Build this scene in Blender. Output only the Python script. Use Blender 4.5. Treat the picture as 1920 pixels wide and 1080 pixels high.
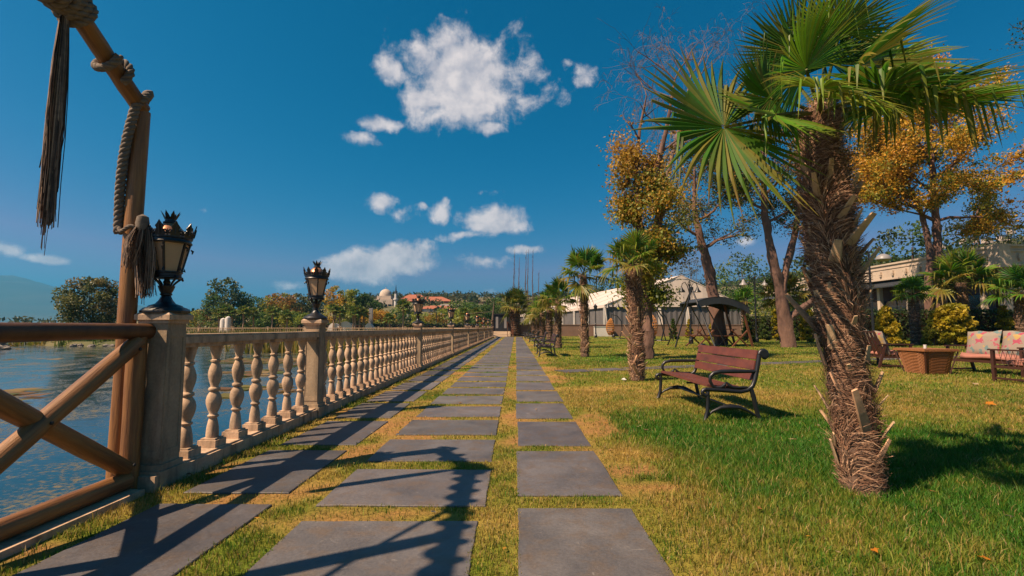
import bpy, math, random
import numpy as np
from mathutils import Vector, Matrix, Euler
R = math.radians
scene = bpy.context.scene
for o in list(bpy.data.objects): bpy.data.objects.remove(o)
COL = scene.collection

# ------------------------------------------------------------------ camera
FPX = 900.0                       # focal length in pixels of a 1920 wide picture
EYE = 1.1
PITCH = math.atan(74 / FPX); YAW = math.atan(7 / FPX)
cam = bpy.data.cameras.new('camera'); cam.lens = FPX / 1920 * 36; cam.sensor_width = 36
cam.clip_start = 0.05; cam.clip_end = 30000
camo = bpy.data.objects.new('camera', cam); COL.objects.link(camo)
camo.location = (0, 0, EYE)
camo.rotation_euler = (R(90) + PITCH, 0, YAW)
scene.camera = camo
CM = Euler((R(90) + PITCH, 0, YAW)).to_matrix()
def ray(px, py): return CM @ Vector(((px - 960) / FPX, (540 - py) / FPX, -1))
def G(px, py, z=0.0):
    d = ray(px, py); t = (z - EYE) / d.z
    return Vector((d.x * t, d.y * t, z))
def AT(px, py, Y):
    d = ray(px, py); t = Y / d.y
    return Vector((d.x * t, Y, EYE + d.z * t))

# ------------------------------------------------------------------ light
SUN_EL = 49.5
SAZ = Vector((-0.886, -0.464))     # horizontal direction towards the sun
scene.view_settings.view_transform = 'Standard'; scene.view_settings.look = 'None'
scene.view_settings.gamma = 1; scene.view_settings.use_curve_mapping = False
scene.view_settings.exposure = 0.95
sl = bpy.data.lights.new('sun', 'SUN'); sl.energy = 5.0; sl.angle = R(0.53); sl.color = (1.0, 0.75, 0.52)
so = bpy.data.objects.new('sun', sl); COL.objects.link(so); so.location = (-20, -10, 30)
sd = Vector((-SAZ.x * math.cos(R(SUN_EL)), -SAZ.y * math.cos(R(SUN_EL)), -math.sin(R(SUN_EL))))
so.rotation_euler = sd.to_track_quat('-Z', 'Y').to_euler()

world = bpy.data.worlds.new('World'); scene.world = world; world.use_nodes = True
wt = world.node_tree; wt.nodes.clear()
def wn(t, **k):
    n = wt.nodes.new(t)
    for a, b in k.items(): setattr(n, a, b)
    return n
def wl(a, b): wt.links.new(a, b)
sky = wn('ShaderNodeTexSky', sky_type='NISHITA'); sky.sun_disc = False
sky.sun_elevation = R(SUN_EL); sky.sun_rotation = math.atan2(SAZ.x, SAZ.y) % (2 * math.pi)
sky.altitude = 0; sky.air_density = 1.0; sky.dust_density = 1.2; sky.ozone_density = 2.2
tint = wn('ShaderNodeMix', data_type='RGBA', blend_type='MULTIPLY'); tint.inputs[0].default_value = 1
wl(sky.outputs[0], tint.inputs[6]); tint.inputs[7].default_value = (1, 0.64, 0.87, 1)
sepc = wn('ShaderNodeSeparateColor'); wl(tint.outputs[2], sepc.inputs[0]); comb = wn('ShaderNodeCombineColor')
def math0(op, a, b):
    n = wn('ShaderNodeMath', operation=op)
    for i, v in enumerate((a, b)):
        if isinstance(v, (int, float)): n.inputs[i].default_value = v
        else: wl(v, n.inputs[i])
    return n.outputs[0]
rc = math0('MINIMUM', math0('ADD', math0('MULTIPLY', math0('POWER', sepc.outputs[0], 4.5), 0.014), 0.0), 2.2)
wl(rc, comb.inputs[0]); wl(sepc.outputs[1], comb.inputs[1]); wl(sepc.outputs[2], comb.inputs[2])
geo = wn('ShaderNodeTexCoord')
DIR = geo.outputs['Generated']
def math_node(op, a, b=None, c=None, clamp=False):
    n = wn('ShaderNodeMath', operation=op, use_clamp=clamp)
    for i, v in enumerate((a, b, c)):
        if v is None: continue
        if isinstance(v, (int, float)): n.inputs[i].default_value = v
        else: wl(v, n.inputs[i])
    return n.outputs[0]
# cumulus banks: centre pixel, half width, half height, thickness
CL = [(862,145,96,84,1.15),(800,190,46,46,.9),(940,135,70,70,.6),(735,140,30,28,.75),(1010,190,60,28,.5),(1100,135,32,30,.8),(1060,118,18,12,.4),
      (705,232,36,16,.8),(672,262,36,14,.6),(915,242,30,14,.7),(980,95,30,36,.35),(770,90,42,34,.3),
      (715,380,34,20,.62),(750,400,26,18,.4),(828,398,26,24,.72),(792,388,12,10,.5),(925,412,66,30,1.0),(870,440,40,12,.7),(895,358,36,8,.45),(905,384,44,10,.4),
      (745,486,76,32,1.2),(685,498,80,30,1.15),(790,492,44,22,.8),(690,525,56,12,.5),(905,490,52,15,.55),(988,468,46,10,.7),(540,536,34,14,.6),(935,545,30,9,.5),
      (90,482,34,9,.8),(5,465,26,14,.7),(375,394,14,8,.2),(1250,475,26,8,.4),(1385,452,26,10,.45),(1250,515,50,14,.3),(560,555,100,12,.35),(1010,560,80,10,.3)]
warp = wn('ShaderNodeTexNoise'); warp.inputs['Scale'].default_value = 9; warp.inputs['Detail'].default_value = 3
wl(DIR, warp.inputs['Vector'])
wsub = wn('ShaderNodeVectorMath', operation='SUBTRACT'); wl(warp.outputs['Color'], wsub.inputs[0]); wsub.inputs[1].default_value = (.5, .5, .5)
wsc = wn('ShaderNodeVectorMath', operation='SCALE'); wl(wsub.outputs[0], wsc.inputs[0]); wsc.inputs['Scale'].default_value = 0.035
wadd = wn('ShaderNodeVectorMath', operation='ADD'); wl(DIR, wadd.inputs[0]); wl(wsc.outputs[0], wadd.inputs[1])
D2 = wadd.outputs[0]
best = None; low = None
for (px, py, rx, ry, st) in CL:
    c = ray(px, py); l = c.length; c = c / l
    up = Vector((0, 0, 1)); hx = c.cross(up).normalized(); vz = hx.cross(c).normalized()
    m = Matrix((hx, c, vz)).transposed()
    mp = wn('ShaderNodeMapping', vector_type='TEXTURE')
    mp.inputs['Location'].default_value = c; mp.inputs['Rotation'].default_value = m.to_euler()
    k = 1.45 / FPX / l
    mp.inputs['Scale'].default_value = (rx * k, 0.6, ry * k)
    wl(D2, mp.inputs['Vector'])
    le = wn('ShaderNodeVectorMath', operation='LENGTH'); wl(mp.outputs[0], le.inputs[0])
    v = math_node('MULTIPLY_ADD', le.outputs['Value'], -st, st)
    best = v if best is None else math_node('MAXIMUM', best, v)
def cloud_noise(vec, scale, detail, rough=.6):
    n = wn('ShaderNodeTexNoise'); n.inputs['Scale'].default_value = scale; n.inputs['Detail'].default_value = detail
    n.inputs['Roughness'].default_value = rough; wl(vec, n.inputs['Vector']); return n.outputs['Fac']
n1 = cloud_noise(D2, 16, 9, .62)
dens = math_node('MULTIPLY_ADD', n1, 1.6, -.98)
dens = math_node('ADD', dens, best)
mr = wn('ShaderNodeMapRange', interpolation_type='SMOOTHSTEP'); wl(dens, mr.inputs[0])
mr.inputs['From Min'].default_value = 0.0; mr.inputs['From Max'].default_value = 0.48
# relief: lit and shaded cloud sides painted in, comparing density with a sunward sample
off = wn('ShaderNodeVectorMath', operation='ADD'); wl(D2, off.inputs[0]); off.inputs[1].default_value = (-0.012, 0, 0.018)
n2 = cloud_noise(off.outputs[0], 16, 4, .55); n3 = cloud_noise(D2, 16, 4, .55)
rel = math_node('SUBTRACT', n3, n2)
rel = math_node('MULTIPLY_ADD', rel, 2.6, 0.62, clamp=True)
ramp = wn('ShaderNodeMix', data_type='RGBA'); wl(rel, ramp.inputs[0])
ramp.inputs[6].default_value = (4.0, 4.1, 4.9, 1); ramp.inputs[7].default_value = (9.2, 8.2, 7.9, 1)
mixc = wn('ShaderNodeMix', data_type='RGBA')
al = math_node('MULTIPLY', mr.outputs[0], 0.93)
wl(al, mixc.inputs[0]); wl(comb.outputs[0], mixc.inputs[6]); wl(ramp.outputs[2], mixc.inputs[7])
bg = wn('ShaderNodeBackground'); bg.inputs[1].default_value = 0.050
wl(mixc.outputs[2], bg.inputs[0])
out = wn('ShaderNodeOutputWorld'); wl(bg.outputs[0], out.inputs[0])
scene.cycles.use_denoising = True
scene.cycles.max_bounces = 6; scene.cycles.transparent_max_bounces = 8
scene.cycles.volume_bounces = 0

# ------------------------------------------------------------------ helpers
def vnoise(x, y, seed=0):
    xi = np.floor(x).astype(np.int64); yi = np.floor(y).astype(np.int64); xf = x - xi; yf = y - yi
    def h(a, b):
        n = (a * 374761393 + b * 668265263 + seed * 974711) & 0xffffffff
        n = ((n ^ (n >> 13)) * 1274126177) & 0xffffffff
        return ((n ^ (n >> 16)) & 0xffff) / 65535.0
    u = xf * xf * (3 - 2 * xf); w = yf * yf * (3 - 2 * yf)
    return (h(xi, yi) * (1 - u) + h(xi + 1, yi) * u) * (1 - w) + (h(xi, yi + 1) * (1 - u) + h(xi + 1, yi + 1) * u) * w
def fbm(x, y, s, seed=0, o=4):
    r = 0; a = .5; t = 0
    for i in range(o):
        r = r + a * vnoise(x * s, y * s, seed + i * 17); t += a; a *= .55; s *= 2.1
    return r / t

class MB:
    def __init__(s): s.v = []; s.f = []; s.c = []; s.col = (1, 1, 1)
    def add(s, vs, fs, col=None):
        b = len(s.v); s.v.extend([tuple(p) for p in vs]); s.f.extend([tuple(i + b for i in f) for f in fs])
        s.c.extend([col or s.col] * len(vs))
    def box(s, c, d, m=None, taper=1.0):
        hx, hy, hz = d[0] / 2, d[1] / 2, d[2] / 2
        vs = [Vector((sx * hx * (taper if sz > 0 else 1), sy * hy * (taper if sz > 0 else 1), sz * hz)) for sz in (-1, 1) for sy in (-1, 1) for sx in (-1, 1)]
        c = Vector(c)
        vs = [(m @ v if m is not None else v) + c for v in vs]
        s.add(vs, [(0, 2, 3, 1), (4, 5, 7, 6), (0, 1, 5, 4), (2, 6, 7, 3), (0, 4, 6, 2), (1, 3, 7, 5)])
    def bar(s, a, b, w, h=None, up=(0, 0, 1)):
        a = Vector(a); b = Vector(b); h = h or w; z = (b - a); L = z.length; z.normalize()
        x = Vector(up).cross(z)
        if x.length < 1e-4: x = Vector((1, 0, 0))
        x.normalize(); y = z.cross(x)
        s.box((a + b) / 2, (w, h, L), Matrix((x, y, z)).transposed())
    def tube(s, pts, rad, n=8, cap=True, cols=None):
        pts = [Vector(p) for p in pts]; k = len(pts)
        if isinstance(rad, (int, float)): rad = [rad] * k
        t0 = (pts[1] - pts[0]).normalized()
        u = t0.cross(Vector((0, 0, 1)))
        if u.length < .05: u = t0.cross(Vector((0, 1, 0)))
        u.normalize(); b = len(s.v)
        for i, p in enumerate(pts):
            t = (pts[min(i + 1, k - 1)] - pts[max(i - 1, 0)])
            if t.length < 1e-9: t = t0
            t.normalize(); u = (u - t * u.dot(t))
            if u.length < 1e-6: u = t.orthogonal()
            u.normalize(); w = t.cross(u)
            for j in range(n):
                a = 2 * math.pi * j / n
                s.v.append(tuple(p + (u * math.cos(a) + w * math.sin(a)) * rad[i])); s.c.append(cols[i] if cols else s.col)
        for i in range(k - 1):
            for j in range(n):
                s.f.append((b + i * n + j, b + i * n + (j + 1) % n, b + (i + 1) * n + (j + 1) % n, b + (i + 1) * n + j))
        if cap:
            s.f.append(tuple(b + j for j in reversed(range(n)))); s.f.append(tuple(b + (k - 1) * n + j for j in range(n)))
    def lathe(s, prof, n=16, c=(0, 0, 0), ph=0, cap=True):
        b = len(s.v)
        for r, z in prof:
            for j in range(n):
                a = ph + 2 * math.pi * j / n
                s.v.append((c[0] + r * math.cos(a), c[1] + r * math.sin(a), c[2] + z)); s.c.append(s.col)
        for i in range(len(prof) - 1):
            for j in range(n):
                s.f.append((b + i * n + j, b + i * n + (j + 1) % n, b + (i + 1) * n + (j + 1) % n, b + (i + 1) * n + j))
        if cap:
            s.f.append(tuple(b + j for j in reversed(range(n)))); s.f.append(tuple(b + (len(prof) - 1) * n + j for j in range(n)))
    def prism(s, poly, z0, z1):
        n = len(poly); s.add([(x, y, z0) for x, y in poly] + [(x, y, z1) for x, y in poly],
            [tuple(reversed(range(n))), tuple(range(n, 2 * n))] + [(i, (i + 1) % n, n + (i + 1) % n, n + i) for i in range(n)])
    def mesh(s, name, mat, smooth=False, sharp=None):
        me = bpy.data.meshes.new(name); me.from_pydata(s.v, [], s.f)
        me.materials.append(mat)
        ca = me.color_attributes.new('Col', 'FLOAT_COLOR', 'POINT')
        a = np.ones((len(s.v), 4), np.float32); a[:, :3] = np.array(s.c, np.float32).reshape(-1, 3) if len(s.v) else 0
        ca.data.foreach_set('color', a.ravel())
        if smooth:
            me.polygons.foreach_set('use_smooth', [True] * len(me.polygons))
            if sharp: me.set_sharp_from_angle(angle=R(sharp))
        me.update(); return me
    def build(s, name, mat, parent=None, smooth=False, loc=(0, 0, 0), rot=None, sharp=40, kind=None):
        return link(name, s.mesh(name, mat, smooth, sharp), parent, loc, rot, kind)
def link(name, me, parent=None, loc=(0, 0, 0), rot=None, kind=None, scale=None):
    o = bpy.data.objects.new(name, me); COL.objects.link(o); o.parent = parent; o.location = loc
    if rot is not None: o.rotation_euler = rot
    if scale is not None: o.scale = scale if not isinstance(scale, (int, float)) else (scale,) * 3
    if kind: o['kind'] = kind
    return o
def npmesh(name, v, f, cols, mat, smooth=False):
    """fast mesh: f is an (n,3) or (n,4) array"""
    me = bpy.data.meshes.new(name); nf, k = f.shape
    me.vertices.add(len(v)); me.vertices.foreach_set('co', v.astype(np.float32).ravel())
    me.loops.add(nf * k); me.loops.foreach_set('vertex_index', f.astype(np.int32).ravel())
    me.polygons.add(nf); me.polygons.foreach_set('loop_start', np.arange(0, nf * k, k, dtype=np.int32))
    try: me.polygons.foreach_set('loop_total', np.full(nf, k, dtype=np.int32))
    except Exception: pass
    if smooth: me.polygons.foreach_set('use_smooth', np.ones(nf, dtype=bool))
    me.materials.append(mat)
    ca = me.color_attributes.new('Col', 'FLOAT_COLOR', 'POINT')
    a = np.ones((len(v), 4), np.float32); a[:, :3] = cols; ca.data.foreach_set('color', a.ravel())
    me.update(calc_edges=True); return me
def tag(o, label, cat, group=None, kind=None):
    o['label'] = label; o['category'] = cat
    if group: o['group'] = group
    if kind: o['kind'] = kind
    return o
def thing(name, label, cat, loc=(0, 0, 0), rz=0, group=None):
    o = bpy.data.objects.new(name, None); COL.objects.link(o); o.location = loc; o.rotation_euler = (0, 0, rz)
    return tag(o, label, cat, group)
def struct(o, label=None):
    o['kind'] = 'structure'
    if label: o['label'] = label
    return o
def dup(root, loc, rz=0, label=None, scale=None):
    def rec(o, par):
        c = o.copy(); COL.objects.link(c); c.parent = par
        for ch in kids.get(o.name, []): rec(ch, c)
        return c
    kids = {}
    st = [root]
    while st:
        p = st.pop(); kids[p.name] = list(p.children); st.extend(kids[p.name])
    r = rec(root, None); r.location = loc; r.rotation_euler = (0, 0, rz)
    if scale: r.scale = (scale,) * 3
    if label: r['label'] = label
    return r

# ------------------------------------------------------------------ materials
def mat(name, col, col2=None, rough=.6, scale=6.0, bump=0.0, bscale=None, metal=0.0, spec=.4, detail=6, stretch=None, attr=False, trans=0.0, bdist=.01, coat=0.0, dist=0.0, contrast=(.3, .7), obj=True):
    m = bpy.data.materials.new(name); m.use_nodes = True; t = m.node_tree; t.nodes.clear()
    def N(k, **kw):
        n = t.nodes.new(k)
        for a, b in kw.items(): setattr(n, a, b)
        return n
    L = t.links.new
    o = N('ShaderNodeOutputMaterial'); p = N('ShaderNodeBsdfPrincipled')
    p.inputs['Roughness'].default_value = rough; p.inputs['Metallic'].default_value = metal
    p.inputs['Specular IOR Level'].default_value = spec; p.inputs['Coat Weight'].default_value = coat
    tc = N('ShaderNodeTexCoord'); mp = N('ShaderNodeMapping'); L(tc.outputs['Object'] if obj else tc.outputs['Generated'], mp.inputs[0])
    if stretch: mp.inputs['Scale'].default_value = stretch
    def noise(sc, de=detail):
        n = N('ShaderNodeTexNoise'); n.inputs['Scale'].default_value = sc; n.inputs['Detail'].default_value = de
        n.inputs['Distortion'].default_value = dist; n.inputs['Roughness'].default_value = .62; L(mp.outputs[0], n.inputs['Vector']); return n
    cs = None
    if col2 is not None:
        n = noise(scale); mr = N('ShaderNodeMapRange'); L(n.outputs['Fac'], mr.inputs[0])
        mr.inputs['From Min'].default_value = contrast[0]; mr.inputs['From Max'].default_value = contrast[1]
        mx = N('ShaderNodeMix', data_type='RGBA'); L(mr.outputs[0], mx.inputs[0])
        mx.inputs[6].default_value = (*col, 1); mx.inputs[7].default_value = (*col2, 1); cs = mx.outputs[2]
    if attr:
        at = N('ShaderNodeAttribute', attribute_name='Col')
        if cs is None: cs = at.outputs['Color']
        else:
            m2 = N('ShaderNodeMix', data_type='RGBA', blend_type='MULTIPLY'); m2.inputs[0].default_value = 1
            L(cs, m2.inputs[6]); L(at.outputs['Color'], m2.inputs[7]); cs = m2.outputs[2]
    if cs is None: p.inputs['Base Color'].default_value = (*col, 1)
    else: L(cs, p.inputs['Base Color'])
    if bump:
        n = noise(bscale or scale * 4); b = N('ShaderNodeBump'); b.inputs['Strength'].default_value = bump; b.inputs['Distance'].default_value = bdist
        L(n.outputs['Fac'], b.inputs['Height']); L(b.outputs[0], p.inputs['Normal'])
    if trans:
        tr = N('ShaderNodeBsdfTranslucent'); ms = N('ShaderNodeMixShader'); ms.inputs[0].default_value = trans
        if cs is None: tr.inputs[0].default_value = (*col, 1)
        else: L(cs, tr.inputs[0])
        L(p.outputs[0], ms.inputs[1]); L(tr.outputs[0], ms.inputs[2]); L(ms.outputs[0], o.inputs[0])
    else: L(p.outputs[0], o.inputs[0])
    m['nodes'] = 1
    return m
W1 = (1, 1, 1)
M = {}
def weathered(name, cA, cB, stain, rough, spec, scale, streak, bump, fleck=None, fine=45.0, edge_grit=None):
    """surface coloured in world space: broad tone, directional streaks, fine grit and light flecks, so no two pieces look alike"""
    m = bpy.data.materials.new(name); m.use_nodes = True; t = m.node_tree; t.nodes.clear(); L = t.links.new
    def N(k, **kw):
        n = t.nodes.new(k)
        for a, b in kw.items(): setattr(n, a, b)
        return n
    o = N('ShaderNodeOutputMaterial'); p = N('ShaderNodeBsdfPrincipled'); g = N('ShaderNodeNewGeometry')
    p.inputs['Specular IOR Level'].default_value = spec
    def noise(sc, st=(1, 1, 1), de=8, dist=0.0, r=.6):
        mp = N('ShaderNodeMapping'); mp.inputs['Scale'].default_value = st; L(g.outputs['Position'], mp.inputs[0])
        n = N('ShaderNodeTexNoise'); n.inputs['Scale'].default_value = sc; n.inputs['Detail'].default_value = de; n.inputs['Distortion'].default_value = dist; n.inputs['Roughness'].default_value = r
        L(mp.outputs[0], n.inputs['Vector']); return n.outputs['Fac']
    def rng(v, a, b, c=0.0, d=1.0):
        n = N('ShaderNodeMapRange'); L(v, n.inputs[0]); n.inputs[1].default_value = a; n.inputs[2].default_value = b; n.inputs[3].default_value = c; n.inputs[4].default_value = d; return n.outputs[0]
    def mix(f, a, b, bt='MIX'):
        n = N('ShaderNodeMix', data_type='RGBA', blend_type=bt)
        if isinstance(f, float): n.inputs[0].default_value = f
        else: L(f, n.inputs[0])
        for i, v in ((6, a), (7, b)):
            if isinstance(v, tuple): n.inputs[i].default_value = (*v, 1)
            else: L(v, n.inputs[i])
        return n.outputs[2]
    c = mix(rng(noise(scale, dist=.5), .32, .70), cA, cB)
    c = mix(rng(noise(scale * 3.1, streak, 7, .3), .47, .70, 0, .85), c, stain)
    fn = noise(fine, (1, 1, 1), 6, 0, .75)
    c = mix(1.0, c, mix(rng(fn, .3, .7), (.78, .78, .78), (1.16, 1.16, 1.16)), 'MULTIPLY')
    if fleck: c = mix(rng(noise(scale * 6, (1, 1, 1), 9, 1.2, .7), .62, .70, 0, .6), c, fleck)
    at = N('ShaderNodeAttribute', attribute_name='Col'); c = mix(1.0, c, at.outputs['Color'], 'MULTIPLY')
    L(c, p.inputs['Base Color']); L(rng(fn, .3, .7, rough - .1, rough + .1), p.inputs['Roughness'])
    b = N('ShaderNodeBump'); b.inputs['Strength'].default_value = bump; b.inputs['Distance'].default_value = .006; L(noise(fine * .45, (1, 1, 1), 9, .2, .68), b.inputs['Height']); L(b.outputs[0], p.inputs['Normal'])
    L(p.outputs[0], o.inputs[0]); return m
M['stone'] = weathered('cast_stone', (.58, .40, .265), (.39, .265, .17), (.13, .095, .065), .82, .3, 3.0, (1, 1, .22), .5, None, 55)
M['stone2'] = weathered('pedestal_stone', (.46, .33, .21), (.27, .20, .13), (.10, .08, .06), .85, .3, 2.4, (1, 1, .18), .5, None, 50)
M['slate'] = weathered('slate', (.070, .067, .071), (.150, .139, .137), (.120, .088, .062), .58, .4, 2.1, (1, 1, 1), .6, (.27, .24, .21), 60)
M['wood'] = mat('oiled_pole_wood', (.34, .155, .042), (.10, .038, .012), .52, 3.2, .6, 12, bdist=.006, stretch=(9, 9, .7), spec=.5, detail=8)
M['woodrail'] = mat('oiled_rail_wood', (.14, .06, .020), (.05, .02, .008), .52, 3.5, .25, 14, bdist=.004, stretch=(6, .7, 3), spec=.5, detail=8)
M['rope'] = mat('weathered_rope', (.20, .155, .115), (.11, .085, .07), .9, 40, .5, 300, bdist=.003)
M['fibre'] = mat('fibre', (1.45, 1.38, 1.34), (.85, .79, .76), .85, 30, attr=True)
M['iron'] = mat('black_iron', (.006, .006, .008), (.010, .010, .012), .42, 20, .15, 80, bdist=.002, spec=.6)
M['copper'] = mat('copper_dome', (.5, .24, .13), (.34, .15, .08), .4, 12, metal=.6)
M['milk'] = mat('milky_glass', (.85, .62, .40), (.74, .53, .33), .3, 5, trans=.5, spec=.5)
M['plank'] = weathered('painted_plank', (.145, .043, .026), (.10, .027, .018), (.06, .022, .016), .5, .45, 4.0, (.25, .25, 1), .35, (.26, .12, .08), 60)
M['grass'] = mat('grass_blades', W1, None, .55, attr=True, trans=.38, spec=.25)
M['lawn'] = mat('lawn_soil', (.75, .75, .75), (1.25, 1.2, 1.1), .95, 18, .8, 40, bdist=.03, attr=True, spec=.1)
M['leaf'] = mat('leaf', W1, None, .5, attr=True, trans=.42, spec=.3)
M['frond'] = mat('frond', W1, (.72, .76, .72), .45, 9, attr=True, trans=.38, spec=.35)
M['bark'] = mat('bark', (.13, .085, .06), (.055, .038, .03), .9, 5, .8, 14, bdist=.03, stretch=(1, 1, .25), detail=8)
M['barkred'] = mat('reddish_bark', (.19, .105, .075), (.075, .042, .034), .9, 2.5, .8, 9, bdist=.04, stretch=(1, 1, .4), detail=8)
M['twig'] = mat('pale_twig', (.20, .13, .11), (.12, .08, .07), .9, 3)
M['white'] = mat('white_render', (.58, .54, .50), (.48, .44, .41), .8, 1)
M['tentwhite'] = mat('marquee_membrane', (.60, .50, .44), (.54, .46, .40), .6, .7, .3, 2, bdist=.05)
M['tentgrey'] = mat('grey_mesh_curtain', (.13, .12, .12), (.09, .085, .09), .7, .8)
M['canopy'] = mat('black_canopy_cloth', (.02, .024, .03), (.03, .034, .04), .7, 3)
M['brownwood'] = mat('stained_wood', (.16, .06, .025), (.08, .03, .015), .55, 4, .2, 20, stretch=(2, 2, .5))
M['darkwood'] = mat('dark_wood', (.035, .014, .010), (.06, .022, .014), .5, 5)
M['wicker'] = mat('wicker', (.30, .12, .04), (.16, .06, .022), .7, 30, .6, 90, bdist=.01, attr=True)
M['rattan'] = mat('rattan', (.42, .17, .03), (.26, .10, .02), .6, 20)
M['darkwall'] = mat('dark_recess', (.03, .025, .02), None, .8)
M['glass'] = mat('dark_glass', (.012, .02, .025), None, .08, spec=.8)
M['terra'] = mat('terracotta', (.34, .11, .045), (.24, .08, .04), .8, 6, .5, 20)
M['render'] = mat('cream_render', (.50, .40, .31), (.40, .315, .25), .85, .8, .3, 8)
M['wallbrown'] = mat('rendered_planter_wall', (.22, .13, .09), (.15, .09, .065), .9, .7, .4, 6)
M['rock'] = mat('rock', (.25, .21, .17), (.10, .085, .075), .9, 3, .8, 9, bdist=.05)
M['pink'] = mat('pink_seat_cushion', (.36, .15, .11), (.30, .12, .09), .85, 12)
M['blackplain'] = mat('dark_metal', (.02, .022, .026), None, .4)
M['sand'] = mat('sandy_ground', (.38, .27, .17), (.27, .19, .12), .95, .6)
M['mount'] = mat('forested_mountain', (.05, .07, .05), (.08, .09, .06), .95, .002)
M['hill'] = mat('hill_scrub', (.07, .085, .03), (.17, .12, .055), .95, .035, .6, .2, bdist=1.0)
# ------------------------------------------------------------------ ground, water, hills
PX = -2.54                         # centre line of the balustrade
WATER_Z = -0.5
SLABS = []                         # (x0, x1, y0, y1) of every paving slab
yB = 2.05
def rows(x0, x1, y0, ln, per, yend, jit, seed):
    rr = random.Random(seed); y = y0
    while y < yend:
        SLABS.append((x0 + rr.uniform(-jit, jit), x1 + rr.uniform(-jit, jit), y + rr.uniform(-jit, jit), y + ln + rr.uniform(-jit, jit)))
        y += per
rows(-1.225, -.20, 2.05 - 3 * .995, .77, .995, 56, .012, 1)
rows(.012, .70, 1.90 - 2 * 1.34, 1.13, 1.34, 56, .010, 2)
rows(-2.22, -1.51, 1.95 - 2 * 1.325, 1.12, 1.325, 56, .014, 3)
N_MAIN = len(SLABS)
# side path over the lawn
SIDE = []
a0 = G(1052, 697); a1 = G(1540, 678)
dv = (a1 - a0); nS = int(dv.length / 1.0); dvn = dv.normalized()
for k in range(nS + 8):
    c = a0 + dvn * (k * 1.0 + .4); SIDE.append((c.x, c.y))
SANG = math.atan2(dvn.y, dvn.x)
def slab_dist(x, y):
    """signed distance (negative inside) to the nearest slab, arrays"""
    d = np.full(x.shape, 9.0)
    for (x0, x1, y0, y1) in SLABS:
        if y1 < y.min() - 1 or y0 > y.max() + 1: continue
        dx = np.maximum(x0 - x, x - x1); dy = np.maximum(y0 - y, y - y1)
        d = np.minimum(d, np.maximum(dx, dy))
    ca, sa = math.cos(SANG), math.sin(SANG)
    for (cx, cy) in SIDE:
        u = (x - cx) * ca + (y - cy) * sa; w = -(x - cx) * sa + (y - cy) * ca
        d = np.minimum(d, np.maximum(np.abs(u) - .36, np.abs(w) - .26))
    return d
def dryness(x, y):
    d = fbm(x, y, .55, 5) * .75 + fbm(x, y, 2.6, 9) * .50 - .17
    d = d + .30 * np.exp(-((x - .95) / .35) ** 2) * (fbm(x, y, 1.1, 3) > .42)
    inpath = np.clip((1.0 - x) / .3, 0, 1)
    d = d + inpath * (fbm(x, y, 1.3, 31) * 1.0 - .40)
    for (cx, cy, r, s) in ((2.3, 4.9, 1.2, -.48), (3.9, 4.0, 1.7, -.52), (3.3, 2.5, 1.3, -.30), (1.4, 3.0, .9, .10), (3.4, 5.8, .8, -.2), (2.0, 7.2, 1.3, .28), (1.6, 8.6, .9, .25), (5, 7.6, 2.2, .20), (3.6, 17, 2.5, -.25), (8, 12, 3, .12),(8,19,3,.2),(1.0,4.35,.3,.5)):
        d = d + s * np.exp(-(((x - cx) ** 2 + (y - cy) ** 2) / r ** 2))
    return np.clip(d, 0, 1)
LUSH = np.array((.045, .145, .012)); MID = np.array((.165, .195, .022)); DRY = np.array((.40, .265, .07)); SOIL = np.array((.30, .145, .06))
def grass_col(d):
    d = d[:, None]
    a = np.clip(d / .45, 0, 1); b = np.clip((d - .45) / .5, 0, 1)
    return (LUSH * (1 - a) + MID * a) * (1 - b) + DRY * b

def shore_x(y):                    # x of the land's edge as a function of y
    return np.interp(y, [-40, 52, 60, 68, 74, 78.9, 79, 2000], [-2.78, -2.78, -4.2, -9, -18, -62, -62, -62])
ys = np.concatenate([np.arange(-6, 14, .16), np.arange(14, 40, .5), np.arange(40, 79, 2.), np.arange(79, 200, 20), [240, 400, 800, 2000, 8000]])
ts = np.concatenate([np.linspace(0, 1, 110) ** 1.0 * 16, [18, 21, 25, 30, 36, 44, 55, 80, 140, 300, 900, 4000, 9000]])
gx = np.zeros((len(ys), len(ts))); gy = np.zeros_like(gx)
for i, y in enumerate(ys):
    sx = float(shore_x(y)); gx[i] = sx + ts; gy[i] = y
sdg = slab_dist(gx.ravel(), gy.ravel())
gz = (fbm(gx, gy, .8, 77) - .5) * .03 * np.clip(gy / 3 + 1, 0, 1)
gz = gz.ravel(); gz = np.where(gx.ravel() < 1.1, -.004, gz * np.clip((gx.ravel() - 1.1), 0, 1))
gz = gz + .0
v = np.stack([gx.ravel(), gy.ravel(), gz], 1)
ny, nx = gx.shape; ii, jj = np.meshgrid(np.arange(ny - 1), np.arange(nx - 1), indexing='ij')
a = (ii * nx + jj).ravel(); f = np.stack([a, a + 1, a + nx + 1, a + nx], 1)
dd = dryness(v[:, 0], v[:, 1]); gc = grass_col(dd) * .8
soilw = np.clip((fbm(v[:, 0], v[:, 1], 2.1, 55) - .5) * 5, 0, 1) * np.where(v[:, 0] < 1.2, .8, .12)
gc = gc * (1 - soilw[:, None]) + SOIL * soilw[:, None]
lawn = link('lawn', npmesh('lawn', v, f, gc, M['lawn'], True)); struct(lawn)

# retaining edge down to the water
m = MB()
yy = [-6, 0, 20, 40, 52, 56, 60, 64, 68, 71, 74, 76.5, 78.9, 78.95, 90, 200]
xx = [float(shore_x(y)) for y in yy]
for i in range(len(yy) - 1):
    m.add([(xx[i], yy[i], .0), (xx[i + 1], yy[i + 1], .0), (xx[i + 1], yy[i + 1], -1.6), (xx[i], yy[i], -1.6)], [(0, 1, 2, 3)])
struct(m.build('quay_face', M['stone2']))

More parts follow.
